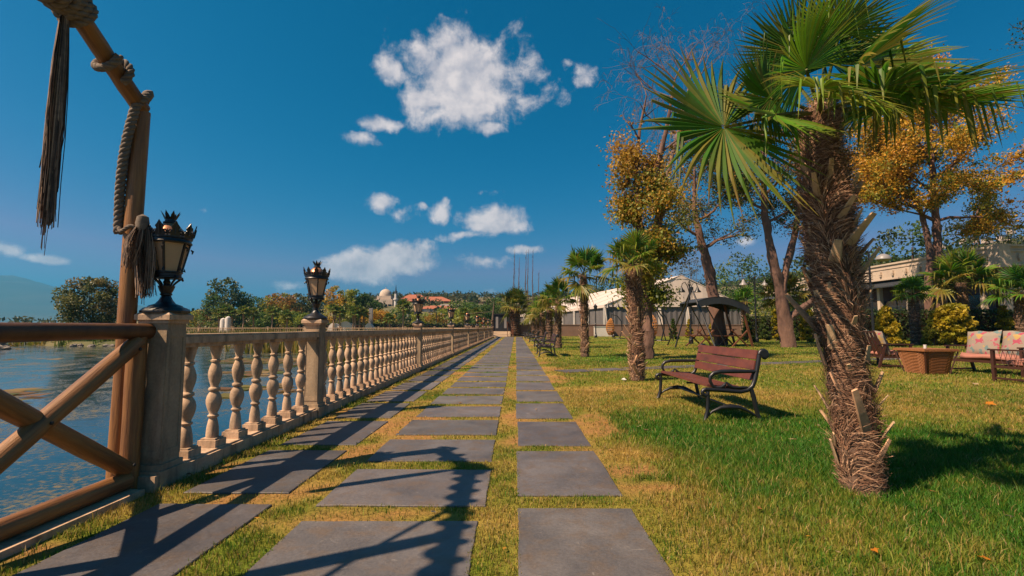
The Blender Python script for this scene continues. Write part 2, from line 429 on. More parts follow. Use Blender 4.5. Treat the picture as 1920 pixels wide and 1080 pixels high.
# water
wm = bpy.data.materials.new('lake_water'); wm.use_nodes = True; t = wm.node_tree; t.nodes.clear()
def N(k, **kw):
    n = t.nodes.new(k)
    for q, b in kw.items(): setattr(n, q, b)
    return n
tc = N('ShaderNodeTexCoord'); p = N('ShaderNodeBsdfPrincipled'); o_ = N('ShaderNodeOutputMaterial')
n1_ = N('ShaderNodeTexNoise'); n1_.inputs['Scale'].default_value = .55; n1_.inputs['Detail'].default_value = 10; n1_.inputs['Roughness'].default_value = .72; n1_.inputs['Distortion'].default_value = .8
n2_ = N('ShaderNodeTexNoise'); n2_.inputs['Scale'].default_value = 14; n2_.inputs['Detail'].default_value = 8; n2_.inputs['Roughness'].default_value = .7
for n in (n1_, n2_): t.links.new(tc.outputs['Object'], n.inputs['Vector'])
mu = N('ShaderNodeMath', operation='MULTIPLY_ADD'); t.links.new(n1_.outputs[0], mu.inputs[0]); mu.inputs[1].default_value = .9
t.links.new(n2_.outputs[0], mu.inputs[2])
mr_ = N('ShaderNodeMapRange'); t.links.new(mu.outputs[0], mr_.inputs[0]); mr_.inputs['From Min'].default_value = .93; mr_.inputs['From Max'].default_value = 1.16
mx = N('ShaderNodeMix', data_type='RGBA'); t.links.new(mr_.outputs[0], mx.inputs[0]); mx.inputs[6].default_value = (.006, .028, .036, 1); mx.inputs[7].default_value = (.17, .125, .045, 1)
t.links.new(mx.outputs[2], p.inputs['Base Color'])
m3 = N('ShaderNodeMapRange'); t.links.new(mr_.outputs[0], m3.inputs[0]); m3.inputs['To Min'].default_value = .07; m3.inputs['To Max'].default_value = .7; t.links.new(m3.outputs[0], p.inputs['Roughness'])
n3_ = N('ShaderNodeTexNoise'); n3_.inputs['Scale'].default_value = 3.2; n3_.inputs['Detail'].default_value = 5
mp_ = N('ShaderNodeMapping'); mp_.inputs['Scale'].default_value = (1, 2.2, 1); t.links.new(tc.outputs['Object'], mp_.inputs[0]); t.links.new(mp_.outputs[0], n3_.inputs['Vector'])
bp = N('ShaderNodeBump'); bp.inputs['Strength'].default_value = .10; bp.inputs['Distance'].default_value = .03; t.links.new(n3_.outputs[0], bp.inputs['Height']); t.links.new(bp.outputs[0], p.inputs['Normal'])
t.links.new(p.outputs[0], o_.inputs[0])
m = MB(); m.add([(-9000, -300, WATER_Z), (-2.5, -300, WATER_Z), (-2.5, 9000, WATER_Z), (-9000, 9000, WATER_Z)], [(0, 1, 2, 3)])
struct(m.build('lake', wm))

# mats of weed and mud in the shallows
rgm = np.random.default_rng(5); cell = .45
mx_, my_ = np.meshgrid(np.arange(-62, -3.4, cell), np.arange(9, 79, cell)); mx_ = mx_.ravel(); my_ = my_.ravel()
bank = np.clip((my_ - 30) / 16, 0, 1) * np.clip((mx_ * -1 < my_ * .62 + 3) * 1.0, 0, 1)
dm = fbm(mx_, my_ * 1.6, .16, 41) * .7 + fbm(mx_, my_, .9, 43) * .4 + bank * .22 - .03 - .10 * (mx_ < -my_ * .60)
kk = dm > .60; mx_, my_ = mx_[kk], my_[kk]; n_ = len(mx_)
jx = rgm.uniform(-.1, .1, (n_, 4)); jy = rgm.uniform(-.1, .1, (n_, 4)); zz_ = WATER_Z + rgm.uniform(.004, .05, (n_, 4))
ox = np.array((-1, 1, 1, -1)) * cell * .55; oy = np.array((-1, -1, 1, 1)) * cell * .55
Vm = np.stack([mx_[:, None] + ox + jx, my_[:, None] + oy + jy, zz_], 2).reshape(-1, 3)
pm = np.array([(.26, .17, .06), (.20, .17, .04), (.32, .22, .09), (.12, .14, .03), (.22, .12, .05)])
Cm = np.repeat(pm[rgm.integers(0, 5, n_)] * rgm.uniform(.7, 1.2, n_)[:, None], 4, 0)
o = link('waterweed', npmesh('waterweed', Vm, np.arange(n_ * 4).reshape(-1, 4), Cm, M['leaf'])); o['kind'] = 'stuff'; o['label'] = 'brown and yellow weed mats floating in the shallow bay'

# mountain over the lake
def ridge(name, prof, Y, depth, mt, zb, seed, rough):
    xs = np.linspace(prof[0][0], prof[-1][0], 160); hs = np.interp(xs, [q[0] for q in prof], [q[1] for q in prof])
    vs = []; K = 14
    for k in range(K):
        u = k / (K - 1)
        for x_, h_ in zip(xs, hs):
            P = AT(x_, h_, Y); e = max(P.z - zb, 0)
            yk = Y - depth * (1 - u)
            sh = math.sin(u * math.pi / 2)
            z = zb + e * sh * (1 + rough * (float(fbm(np.array(P.x), np.array(yk), 6.0 / depth, seed)) - .5) * (1 - u * .55))
            vs.append((P.x, yk, z))
    for x_, h_ in zip(xs, hs): P = AT(x_, h_, Y); vs.append((P.x, Y + depth, zb))
    n = len(xs); K += 1
    i2, j2 = np.meshgrid(np.arange(K - 1), np.arange(n - 1), indexing='ij'); a_ = (i2 * n + j2).ravel()
    return link(name, npmesh(name, np.array(vs), np.stack([a_, a_ + 1, a_ + n + 1, a_ + n], 1), np.ones((len(vs), 3)), mt, True))
struct(ridge('mountain', [(-1500, 560), (-900, 540), (-500, 548), (-250, 530), (-60, 517), (30, 517), (60, 524), (130, 542), (230, 566), (330, 590), (430, 606), (520, 613)], 3400, 1500, M['mount'], -2, 3, .5))
hill = struct(ridge('hills', [(470, 613), (520, 600), (600, 588), (700, 574), (760, 566), (850, 561), (950, 563), (1050, 560), (1150, 556), (1250, 548), (1350, 536), (1450, 522), (1550, 508), (1650, 496), (1750, 478), (1850, 456), (1920, 440), (2100, 410), (2500, 380)], 420, 270, M['hill'], -1, 8, .35))

# ------------------------------------------------------------------ paving
path = thing('path', 'stepping slab path of three rows in grass', 'path'); del path['category']; path['kind'] = 'structure'; 
rr = random.Random(4)
def slab_mesh(w, l, seed):
    r2 = random.Random(seed); m = MB(); g = 1.08 - r2.uniform(0, .36); m.col = (g, g * r2.uniform(.96, 1.0), g * r2.uniform(.93, 1.02))
    # outline with slightly chipped edges, top bevelled
    pts = []
    def edge(a, b, k):
        for i in range(k):
            u = i / k; pts.append((a[0] + (b[0] - a[0]) * u + r2.uniform(-.004, .004), a[1] + (b[1] - a[1]) * u + r2.uniform(-.004, .004)))
    c = [(-w / 2, -l / 2), (w / 2, -l / 2), (w / 2, l / 2), (-w / 2, l / 2)]
    for i in range(4): edge(c[i], c[(i + 1) % 4], 6)
    n = len(pts); ins = [(x * (1 - .008 / w), y * (1 - .008 / l)) for x, y in pts]
    m.add([(x, y, -.03) for x, y in pts] + [(x, y, .012) for x, y in pts] + [(x, y, .016) for x, y in ins],
          [(i, (i + 1) % n, n + (i + 1) % n, n + i) for i in range(n)] + [(n + i, n + (i + 1) % n, 2 * n + (i + 1) % n, 2 * n + i) for i in range(n)] + [tuple(range(2 * n, 3 * n))])
    return m.mesh('paving_slab', M['slate'])
sm = {}
for i, (x0, x1, y0, y1) in enumerate(SLABS):
    key = (round(x0), i % 6 if y0 > 8 else i + 100)
    if key not in sm: sm[key] = slab_mesh(x1 - x0, y1 - y0, i)
    link('paving_slab', sm[key], path, ((x0 + x1) / 2, (y0 + y1) / 2, rr.uniform(-.013, -.007)), (rr.uniform(-.003, .003), rr.uniform(-.003, .003), rr.uniform(-.006, .006)))
spath = thing('side_path', 'single row of stepping slabs across the lawn', 'path'); del spath['category']; spath['kind'] = 'structure'
ss = [slab_mesh(.84, .66, 900 + k) for k in range(3)]
for i, (cx, cy) in enumerate(SIDE): link('paving_slab', ss[i % 3], spath, (cx, cy, .0), (0, 0, SANG + rr.uniform(-.02, .02)))

# ------------------------------------------------------------------ grass
def blades(n, xr, yr, hmin, hmax, wd, seed, keep):
    rg = np.random.default_rng(seed); x = rg.uniform(*xr, n); y = rg.uniform(*yr, n)
    k = np.abs(x) < y * 1.25 + 1.2; x = x[k]; y = y[k]
    sdv = slab_dist(x, y); ed = sdv > -.012 - .05 * np.clip(fbm(x, y, 7, 61) - .45, 0, 1)
    ed &= x > -2.41
    dr = dryness(x, y)
    inp = (x < 1.1); bare = fbm(x, y, 2.1, 55) > .56
    ed &= ~(inp & bare & (rg.random(len(x)) < .82))
    ed &= rg.random(len(x)) < keep(x, y, dr)
    x = x[ed]; y = y[ed]; dr = dr[ed]; sdv = sdv[ed]; n = len(x)
    h = rg.uniform(hmin, hmax, n) * (1.25 - .55 * dr) * np.where(x < .9, .62, 1.0) * np.clip(.45 + sdv * 5, .45, 1)
    h *= (.55 + .6 * fbm(x, y, 4, 91) + .5 * (vnoise(x * 16, y * 16, 7) - .3)) * .9; tall = rg.random(n) < .045; h[tall] *= rg.uniform(1.3, 2.0, tall.sum())
    wall = x < -2.2; h[wall] *= 1.5
    an = rg.uniform(0, 2 * np.pi, n); ln = rg.uniform(.15, 1.0, n) * h; la = rg.uniform(0, 2 * np.pi, n)
    w = wd * rg.uniform(.6, 1.3, n)
    ax = np.cos(an) * w; ay = np.sin(an) * w; lx = np.cos(la) * ln; ly = np.sin(la) * ln
    z0 = np.full(n, -.006)
    V = np.zeros((n, 5, 3))
    V[:, 0] = np.stack([x - ax, y - ay, z0], 1); V[:, 1] = np.stack([x + ax, y + ay, z0], 1)
    V[:, 2] = np.stack([x - ax * .8 + lx * .35, y - ay * .8 + ly * .35, h * .6], 1); V[:, 3] = np.stack([x + ax * .8 + lx * .35, y + ay * .8 + ly * .35, h * .6], 1)
    V[:, 4] = np.stack([x + lx, y + ly, h * .98], 1)
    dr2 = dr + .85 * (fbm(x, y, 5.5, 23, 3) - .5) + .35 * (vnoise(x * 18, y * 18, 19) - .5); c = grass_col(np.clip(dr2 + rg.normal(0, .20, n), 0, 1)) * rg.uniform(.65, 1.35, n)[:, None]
    straw = rg.random(n) < .05 + .12 * dr; c[straw] = np.array((.42, .30, .12)) * rg.uniform(.6, 1.1, straw.sum())[:, None]
    b = np.arange(n) * 5
    F = np.concatenate([np.stack([b, b + 1, b + 3], 1), np.stack([b, b + 3, b + 2], 1), np.stack([b + 2, b + 3, b + 4], 1)])
    return V.reshape(-1, 3), F, np.repeat(c, 5, 0)
parts_ = [blades(210000, (-2.5, 5.2), (1.5, 4.6), .028, .06, .0022, 1, lambda x, y, d: 1.0 - .35 * d),
          blades(150000, (-2.5, 9.5), (4.6, 8.5), .028, .058, .0034, 2, lambda x, y, d: 1.0 - .35 * d),
          blades(110000, (-2.5, 19), (8.5, 16), .03, .055, .006, 3, lambda x, y, d: 1.0 - .35 * d),
          blades(70000, (-2.5, 34), (16, 32), .035, .06, .012, 4, lambda x, y, d: 1.0 - .3 * d),
          blades(26000, (-2.5, 46), (32, 60), .035, .06, .025, 5, lambda x, y, d: 1.0 - .2 * d)]
ov = 0; VV = []; FF = []; CC = []
for v_, f_, c_ in parts_: VV.append(v_); FF.append(f_ + ov); CC.append(c_); ov += len(v_)
g = link('grass', npmesh('grass', np.concatenate(VV), np.concatenate(FF), np.concatenate(CC), M['grass'])); g['kind'] = 'stuff'; g['label'] = 'patchy green and dry grass growing round the slabs and over the lawn'

# dead leaves and crumbs scattered between the blades
rg = np.random.default_rng(71); n_ = 900; lx = rg.uniform(-2.4, 12, n_); ly = rg.uniform(1.6, 15, n_); k_ = (slab_dist(lx, ly) > -.02) | (rg.random(n_) < .10); lx, ly = lx[k_], ly[k_]; n_ = len(lx)
an = rg.uniform(0, 6.28, n_); s_ = rg.uniform(.006, .016, n_) * (1 + ly / 12); tl = rg.uniform(-.6, .6, (n_, 2)); zz = np.where(slab_dist(lx, ly) < 0, .022, rg.uniform(.012, .04, n_))
Vl = np.stack([np.stack([lx + np.cos(an + q) * s_ * e, ly + np.sin(an + q) * s_ * e, zz + s_ * tl[:, i % 2] * e * .6], 1) for i, (q, e) in enumerate(((0, 1.5), (1.57, .7), (3.14, 1.3), (4.71, .7)))], 1).reshape(-1, 3)
pl_ = np.array([(.42, .26, .10), (.35, .17, .05), (.48, .36, .20), (.22, .12, .06), (.5, .25, .03)])
o = link('leaf_litter', npmesh('leaf_litter', Vl, np.arange(n_ * 4).reshape(-1, 4), np.repeat(pl_[rg.integers(0, 5, n_)], 4, 0), M['leaf'])); o['kind'] = 'stuff'; o['label'] = 'small dry leaves and bits scattered over the grass'
# ------------------------------------------------------------------ balustrade
PED_Y = [3.46, 6.08] + [6.08 + 6.4 * k for k in range(1, 8)]
bal = thing('balustrade', 'long cast stone balustrade with turned balusters beside the slab path', 'balustrade')
m = MB(); m.box((PX, 27.1, .03), (.23, 47.6, .14)); m.box((PX, 27.1, .107), (.18, 47.5, .014)); m.build('plinth', M['stone'], bal)
# plinth continues under the wooden fence
def handrail(y0, y1):
    m = MB(); m.box((PX, (y0 + y1) / 2, .965), (.14, y1 - y0, .03)); m.box((PX, (y0 + y1) / 2, 1.006), (.19, y1 - y0, .052))
    m.box((PX, (y0 + y1) / 2, 1.041), (.16, y1 - y0, .018)); m.build('handrail', M['stone'], bal)
def baluster_mesh():
    m = MB(); m.box((0, 0, .032), (.15, .15, .064)); m.box((0, 0, .071), (.12, .12, .014))
    P = [(.052, .078), (.054, .10), (.050, .16), (.040, .215), (.032, .238), (.046, .247), (.048, .258), (.036, .268), (.036, .28), (.050, .31), (.064, .355), (.066, .385), (.058, .42), (.042, .445), (.034, .456),
         (.047, .464), (.050, .475), (.047, .486), (.034, .494), (.034, .505), (.046, .54), (.057, .585), (.058, .615), (.048, .655), (.034, .69), (.030, .70), (.042, .706), (.042, .718), (.030, .726), (.036, .75), (.046, .79), (.056, .83), (.060, .850)]
    P = [(r_ * (.90 if r_ > .04 else .88), z_) for r_, z_ in P]; m.lathe(P, 18)
    return m.mesh('baluster', M['stone'], True, 50)
bmesh_ = baluster_mesh()
rr = random.Random(11)
for k in range(len(PED_Y) - 1):
    y0, y1 = PED_Y[k] + .094, PED_Y[k + 1] - .094
    handrail(y0, y1)
    n = 7 if k == 0 else 20
    for i in range(n):
        y = PED_Y[k] + (PED_Y[k + 1] - PED_Y[k]) * (i + 1) / (n + 1) - (.03 if k == 0 else 0)
        link('baluster', bmesh_, bal, (PX + rr.uniform(-.004, .004), y, .108), (rr.uniform(-.006, .006), rr.uniform(-.006, .006), rr.choice((0, 1, 2, 3)) * math.pi / 2))
def pedestal(y, x=PX):
    m = MB(); m.box((0, 0, .045), (.26, .26, .15)); m.box((0, 0, .14), (.225, .225, .04)); m.box((0, 0, .645), (.190, .190, .97))
    # raised frame round a sunk panel on each face
    for a in range(4):
        q = Matrix.Rotation(a * math.pi / 2, 3, 'Z')
        for (cx, cz, w, h) in ((0, .225, .188, .05), (0, 1.055, .188, .05), (-.079, .64, .030, .78), (.079, .64, .030, .78)):
            c = q @ Vector((cx, -.0965, cz)); m.box(c, (w, .006, h), q)
    o = m.build('pedestal', M['stone2'], bal, loc=(x, y, 0))
    m = MB(); m.box((0, 0, 1.142), (.215, .215, .026)); m.box((0, 0, 1.172), (.25, .25, .036)); m.box((0, 0, 1.198), (.25, .25, .018), None, .84)
    m.build('cap', M['stone'], o)
for y in PED_Y: pedestal(y)

# far balustrade round the bay
fb = thing('balustrade', 'far pale balustrade running round the head of the bay', 'balustrade')
fp = [(PX, PED_Y[-1]), (-2.75, 56), (-6, 64), (-12, 71), (-22, 77), (-60, 82), (-75, 83.5)]
m = MB(); mbk = MB()
seglen = 0
for (x0, y0), (x1, y1) in zip(fp[:-1], fp[1:]):
    a_ = Vector((x0, y0, 0)); b_ = Vector((x1, y1, 0)); d_ = (b_ - a_); L_ = d_.length; d_.normalize()
    m.bar(a_ + Vector((0, 0, 1.0)), b_ + Vector((0, 0, 1.0)), .22, .09); m.bar(a_ + Vector((0, 0, .05)), b_ + Vector((0, 0, .05)), .25, .12)
    n = int(L_ / .33)
    for i in range(n):
        c = a_ + d_ * (i + .5) * L_ / n
        mbk.lathe([(.06, .1), (.035, .28), (.065, .42), (.035, .55), (.06, .68), (.035, .8), (.06, .955)], 6, (c.x, c.y, 0), cap=False)
    n = max(1, round(L_ / 6.6))
    for i in range(n):
        c = a_ + d_ * (i + 1) * L_ / n
        q = MB(); q.box((0, 0, .58), (.24, .24, 1.16)); q.box((0, 0, 1.19), (.34, .34, .07)); q.box((0, 0, .08), (.3, .3, .17)); q.build('pedestal', M['stone'], fb, loc=c)
m.build('rails', M['stone'], fb); o = mbk.build('balusters', M['stone'], fb, True); o['kind'] = 'stuff'

# ------------------------------------------------------------------ lamps on the pedestals
def make_lamp():
    t_ = thing('pedestal_lamp', 'x', 'lamp', group='black lanterns standing on the balustrade pedestals')
    m = MB()
    m.lathe([(.18, 0), (.182, .015), (.165, .03), (.16, .036), (.13, .045), (.12, .056), (.075, .07), (.05, .10), (.036, .13)], 8, ph=R(22.5))
    m.build('base', M['iron'], t_, True)
    m = MB(); m.lathe([(.034, .13), (.046, .137), (.046, .146), (.04, .15), (.052, .17), (.062, .195), (.066, .205), (.03, .208), (.024, .22), (.030, .235), (.022, .25), (.022, .268)], 12); m.build('stem', M['iron'], t_, True)
    for k in range(4):
        a = k * math.pi / 2 + .3; m = MB(); pr = []
        for i in range(9):
            u = i / 8; r_ = .05 + .085 * u ** 1.5 ; z = .20 + .075 * u
            pr.append((r_ * math.cos(a), r_ * math.sin(a), z))
        for i in range(8):
            b = i / 7 * 4.6; r_ = .135 - .018 + .018 * math.cos(b - 1.2) + .006; z = .275 - .004 - .018 * math.sin(b + .2) * (1 - i / 14)
            pr.append((r_ * math.cos(a), r_ * math.sin(a), z))
        m.tube(pr, .0085, 6); m.build('scroll_arm', M['iron'], t_, True)
    m = MB(); m.lathe([(.02, .262), (.10, .262), (.112, .268), (.112, .275), (.104, .280), (.104, .30), (.113, .306), (.113, .315), (.095, .317), (.02, .317)], 24); m.build('lower_ring', M['iron'], t_, True)
    for k in range(6):
        a0 = k * math.pi / 3; a1 = a0 + math.pi / 3; m = MB(); g = .045
        vs = []
        for (r_, z) in ((.098, .317), (.152, .53)):
            for a in (a0 + g, a1 - g): vs.append((r_ * math.cos(a), r_ * math.sin(a), z))
            for a in (a0 + g, a1 - g): vs.append(((r_ - .004) * math.cos(a), (r_ - .004) * math.sin(a), z))
        m.add(vs, [(0, 1, 5, 4), (3, 2, 6, 7), (0, 4, 6, 2), (1, 3, 7, 5), (0, 2, 3, 1), (4, 5, 7, 6)])
        m.build('pane', M['milk'], t_)
        m = MB(); m.bar((.104 * math.cos(a0), .104 * math.sin(a0), .315), (.160 * math.cos(a0), .160 * math.sin(a0), .54), .016, .016)
        m.tube([(.168 * math.cos(a0), .168 * math.sin(a0), .50), (.185 * math.cos(a0), .185 * math.sin(a0), .49), (.178 * math.cos(a0), .178 * math.sin(a0), .468)], [.006, .010, .004], 6)
        m.tube([(.112 * math.cos(a0), .112 * math.sin(a0), .33), (.13 * math.cos(a0), .13 * math.sin(a0), .325), (.126 * math.cos(a0), .126 * math.sin(a0), .345)], [.005, .009, .004], 6)
        m.build('rib', M['iron'], t_)
    m = MB(); m.lathe([(.15, .53), (.168, .53), (.172, .54), (.165, .548), (.163, .562), (.172, .568), (.172, .578), (.155, .582), (.13, .60), (.105, .615), (.14, .60), (.14, .54)], 24, cap=False); m.build('top_ring', M['iron'], t_, True)
    # fretwork gallery: scrolls and palmettes
    m = MB()
    for k in range(20):
        a = k * math.pi / 10 + .26; big = k % 2 == 0
        ca, sa = math.cos(a), math.sin(a); tx, ty = -sa, ca
        def P(u, z, r_=.170): rr_ = r_ + (z - .575) * .25; return (rr_ * ca + tx * u, rr_ * sa + ty * u, z)
        if big:
            poly = [(-.034, .575), (-.038, .606), (-.024, .626), (-.034, .642), (-.018, .660), (0, .688), (.018, .660), (.034, .642), (.024, .626), (.038, .606), (.034, .575)]
            n = len(poly); m.add([P(u, z, .171) for u, z in poly] + [P(u, z, .163) for u, z in poly], [tuple(range(n)), tuple(reversed(range(n, 2 * n)))] + [(i, (i + 1) % n, n + (i + 1) % n, n + i) for i in range(n)])
            m.tube([P(0, .59, .175), P(0, .655, .175)], [.006, .004], 5)
        else:
            for s_ in (-1, 1):
                pr = []
                for i in range(11):
                    b = i / 10 * 5.2; rad = .016 * (1 - i / 14); pr.append(P(s_ * (.016 + rad * math.cos(b)), .600 + rad * math.sin(b) + .006 * (1 - i / 10)))
                m.tube(pr, .0062, 5)
            m.tube([P(0, .575), P(0, .625)], [.006, .003], 5)
    m.build('gallery', M['iron'], t_)
    m = MB(); m.lathe([(.118, .598), (.112, .62), (.098, .645), (.078, .668), (.058, .683), (.05, .688)], 20); m.build('dome', M['copper'], t_, True)
    m = MB(); m.lathe([(.048, .686), (.054, .692), (.054, .70), (.042, .706), (.040, .725), (.046, .735)], 16)
    for k in range(8):
        a = k * math.pi / 4; ca, sa = math.cos(a), math.sin(a); w = .017
        m.add([(.040 * ca - w * sa * -1, .040 * sa - w * ca, .722), (.040 * ca - w * sa, .040 * sa + w * ca, .722), (.060 * ca - w * .8 * sa, .060 * sa + w * .8 * ca, .757), (.078 * ca, .078 * sa, .787), (.060 * ca + w * .8 * sa, .060 * sa - w * .8 * ca, .757),
               (.034 * ca, .034 * sa, .726), (.052 * ca, .052 * sa, .757)], [(0, 1, 2, 4), (4, 2, 3), (0, 5, 1), (0, 4, 6, 5), (1, 5, 6, 2), (4, 3, 6), (2, 6, 3)])
    m.build('crown_finial', M['iron'], t_)
    return t_
ords = ['nearest', 'second', 'third', 'fourth', 'fifth', 'sixth', 'seventh', 'eighth', 'ninth']
lamp0 = make_lamp(); lamp0.location = (PX, PED_Y[0], 1.205); lamp0['label'] = 'crowned black lantern with milky panes on the pedestal next to the wooden pole'
lamp0.rotation_euler = (0, 0, R(52)); lamp0.scale = (.84, .84, .95)
for k in range(1, len(PED_Y)):
    o = dup(lamp0, (PX, PED_Y[k], 1.205), R(52 + 7 * k), 'crowned black lantern on the %s pedestal of the near balustrade' % ords[k])

# ------------------------------------------------------------------ wooden fence and rope gate
FX = -2.575
fence = thing('wooden_fence', 'round timber fence with crossed braces joining the first stone pedestal', 'fence')
FY = [3.29, 1.96, .64, -.68]
def rnd_tube(a, b, r_, name, par, mt, n=16, seed=0):
    r2 = random.Random(seed); m = MB(); a = Vector(a); b = Vector(b); pts = []; rad = []
    for i in range(9):
        u = i / 8; pts.append(a.lerp(b, u) + Vector((r2.uniform(-1, 1), r2.uniform(-1, 1), r2.uniform(-1, 1))) * .002); rad.append(r_ * (1 + r2.uniform(-.03, .03)))
    L = (b - a).length; q = (b - a).to_track_quat('Z', 'Y')
    m.tube([q.inverted() @ (p - a) for p in pts], rad, n)
    o = m.build(name, mt, par, True, loc=a); o.rotation_euler = q.to_euler(); return o
for i, y in enumerate(FY): rnd_tube((FX - .02, y, -.05), (FX - .02, y, 1.04), .057, 'post', fence, M['wood'], seed=i)
rnd_tube((FX, 3.365, 1.075), (FX, -.9, 1.075), .052, 'top_rail', fence, M['woodrail'], seed=9)
for i in range(3):
    y1, y0 = FY[i] - .05, FY[i + 1] + .05
    rnd_tube((FX, y1, .09), (FX, y0, .09), .055, 'bottom_rail', fence, M['wood'], seed=20 + i)
    rnd_tube((FX + .012, y1 + .01, 1.00), (FX + .012, y0, .17), .054, 'brace', fence, M['wood'], seed=30 + i)
    rnd_tube((FX - .012, y1, .17), (FX - .012, y0, 1.00), .054, 'brace', fence, M['wood'], seed=40 + i)
for i in range(3):
    y1, y0 = FY[i] - .05, FY[i + 1] + .05
    for (yy_, zz_) in (((y1 + y0) / 2, .585), (y1 - .02, .20), (y1 - .03, .955), (y0 + .02, .20)):
        q = MB(); q.lathe([(.011, 0), (.011, .006), (.007, .010), (0, .011)], 8, cap=False); q.build('bolt', M['iron'], fence, loc=(FX + .066, yy_, zz_), rot=(0, R(90), 0))
m = MB(); m.box((PX - .02, 1.1, .0), (.22, 4.3, .07)); m.build('kerb', M['stone'], fence)
m = MB(); m.box((PX + .06, 3.4, .045), (.07, .12, .05)); 
gate = thing('rope_gate', 'tall timber pole frame with a sloping beam and knotted ropes by the lake', 'gate')
A1 = AT(265, 205, 3.36); J1 = AT(128, 0, 2.66)
GXP = -2.72
J2 = Vector((J1.x + .02, .2, J1.z)); A2 = Vector((J1.x + .01, 1.45, J1.z))
rnd_tube((GXP, 3.33, -1.2), A1 - Vector((0, 0, .02)), .055, 'post', gate, M['wood'], seed=51)
rnd_tube((GXP + .12, 1.45, -1.2), A2 - Vector((0, 0, .02)), .062, 'post', gate, M['wood'], seed=52)
rnd_tube(A1, J1, .056, 'rafter', gate, M['wood'], seed=53)
rnd_tube(J1 + Vector((0, .14, 0)), J2 - Vector((0, .14, 0)), .05, 'ridge_beam', gate, M['wood'], seed=55)
def rope(path, rad, pitch, name, par, strands=3):
    path = [Vector(p) for p in path]
    # resample
    cum = [0]
    for a, b in zip(path[:-1], path[1:]): cum.append(cum[-1] + (b - a).length)
    n = max(8, int(cum[-1] / (pitch / 8))); P = []
    for i in range(n + 1):
        s_ = cum[-1] * i / n; k = 0
        while k < len(cum) - 2 and cum[k + 1] < s_: k += 1
        P.append(path[k].lerp(path[k + 1], (s_ - cum[k]) / max(1e-9, cum[k + 1] - cum[k])))
    m = MB(); u = (P[1] - P[0]).orthogonal().normalized(); fr = []
    for i in range(n + 1):
        t_ = (P[min(i + 1, n)] - P[max(i - 1, 0)]).normalized(); u = (u - t_ * u.dot(t_)).normalized(); fr.append((u.copy(), t_.cross(u)))
    for q in range(strands):
        pts = []
        for i in range(n + 1):
            a = 2 * math.pi * (q / strands + cum[-1] * i / n / pitch)
            pts.append(P[i] + (fr[i][0] * math.cos(a) + fr[i][1] * math.sin(a)) * rad * .5)
        m.tube(pts, rad * .58, 6)
    return m.build(name, M['rope'], par, True, sharp=80)
def helix(a, b, r_, turns, ph, n=40, tail=0):
    a = Vector(a); b = Vector(b); t_ = (b - a).normalized(); u = t_.cross(Vector((0, 0, 1)));
    if u.length < .1: u = t_.cross(Vector((0, 1, 0)))
    u.normalize(); w = t_.cross(u)
    return [a.lerp(b, i / n) + (u * math.cos(ph + 2 * math.pi * turns * i / n) + w * math.sin(ph + 2 * math.pi * turns * i / n)) * r_ for i in range(n + 1)]
rp = gate
# rope down the front of the post, round the corner, and two turns on the rafter
def onpost(z, a, r_=.085): u_ = max(0, min(1, z / A1.z)); return Vector((GXP + (A1.x - GXP) * u_ + r_ * math.cos(a), 3.33 + .03 * u_ + r_ * math.sin(a), z))
pp = [onpost(A1.z - .92 + .92 * i / 14, R(-165 + 95 * (i / 14) ** 1.3)) for i in range(15)]
rd = (J1 - A1)
pp += [A1 + Vector((.06, -.06, .05)), A1 + rd * .05 + Vector((.05, .03, .10)), A1 + rd * .02 + Vector((-.05, .08, .06))]
rope(pp, .031, .11, 'rope', gate)
rope(helix(A1 + rd * .36, A1 + rd * .55, .083, 1.15, 2.2), .026, .11, 'rope', gate)
rope(helix(J1 - rd * .12, J1 + rd * .02, .085, 2.6, .5), .028, .11, 'rope', gate)
rope(helix(J1, J1 + Vector((0, -.16, 0)), .08, 2.6, .5), .028, .11, 'rope', gate)
rope(helix(J1 + Vector((0, -.25, 0)), Vector((J1.x + .01, .3, J1.z)), .060, 11, .4, 330), .032, .11, 'rope', gate)
rope([Vector((J1.x + .01, 1.9, J1.z - .06)), Vector((J1.x - .12, 1.3, J1.z - .42)), Vector((J1.x - .25, .6, J1.z - .70))], .018, .09, 'rope', gate)
m = MB(); m.lathe([(.0, -.07), (.05, -.05), (.075, 0), (.05, .05), (0, .07)], 12, cap=False); m.build('knot', M['rope'], gate, True, loc=J1 + Vector((.07, -.06, .05)))
zk = AT(240, 440, 3.5).z
rope([onpost(zk + .02 * math.sin(i * .9), R(-30 - 15 * i), .074) for i in range(26)], .014, .06, 'rope', gate)
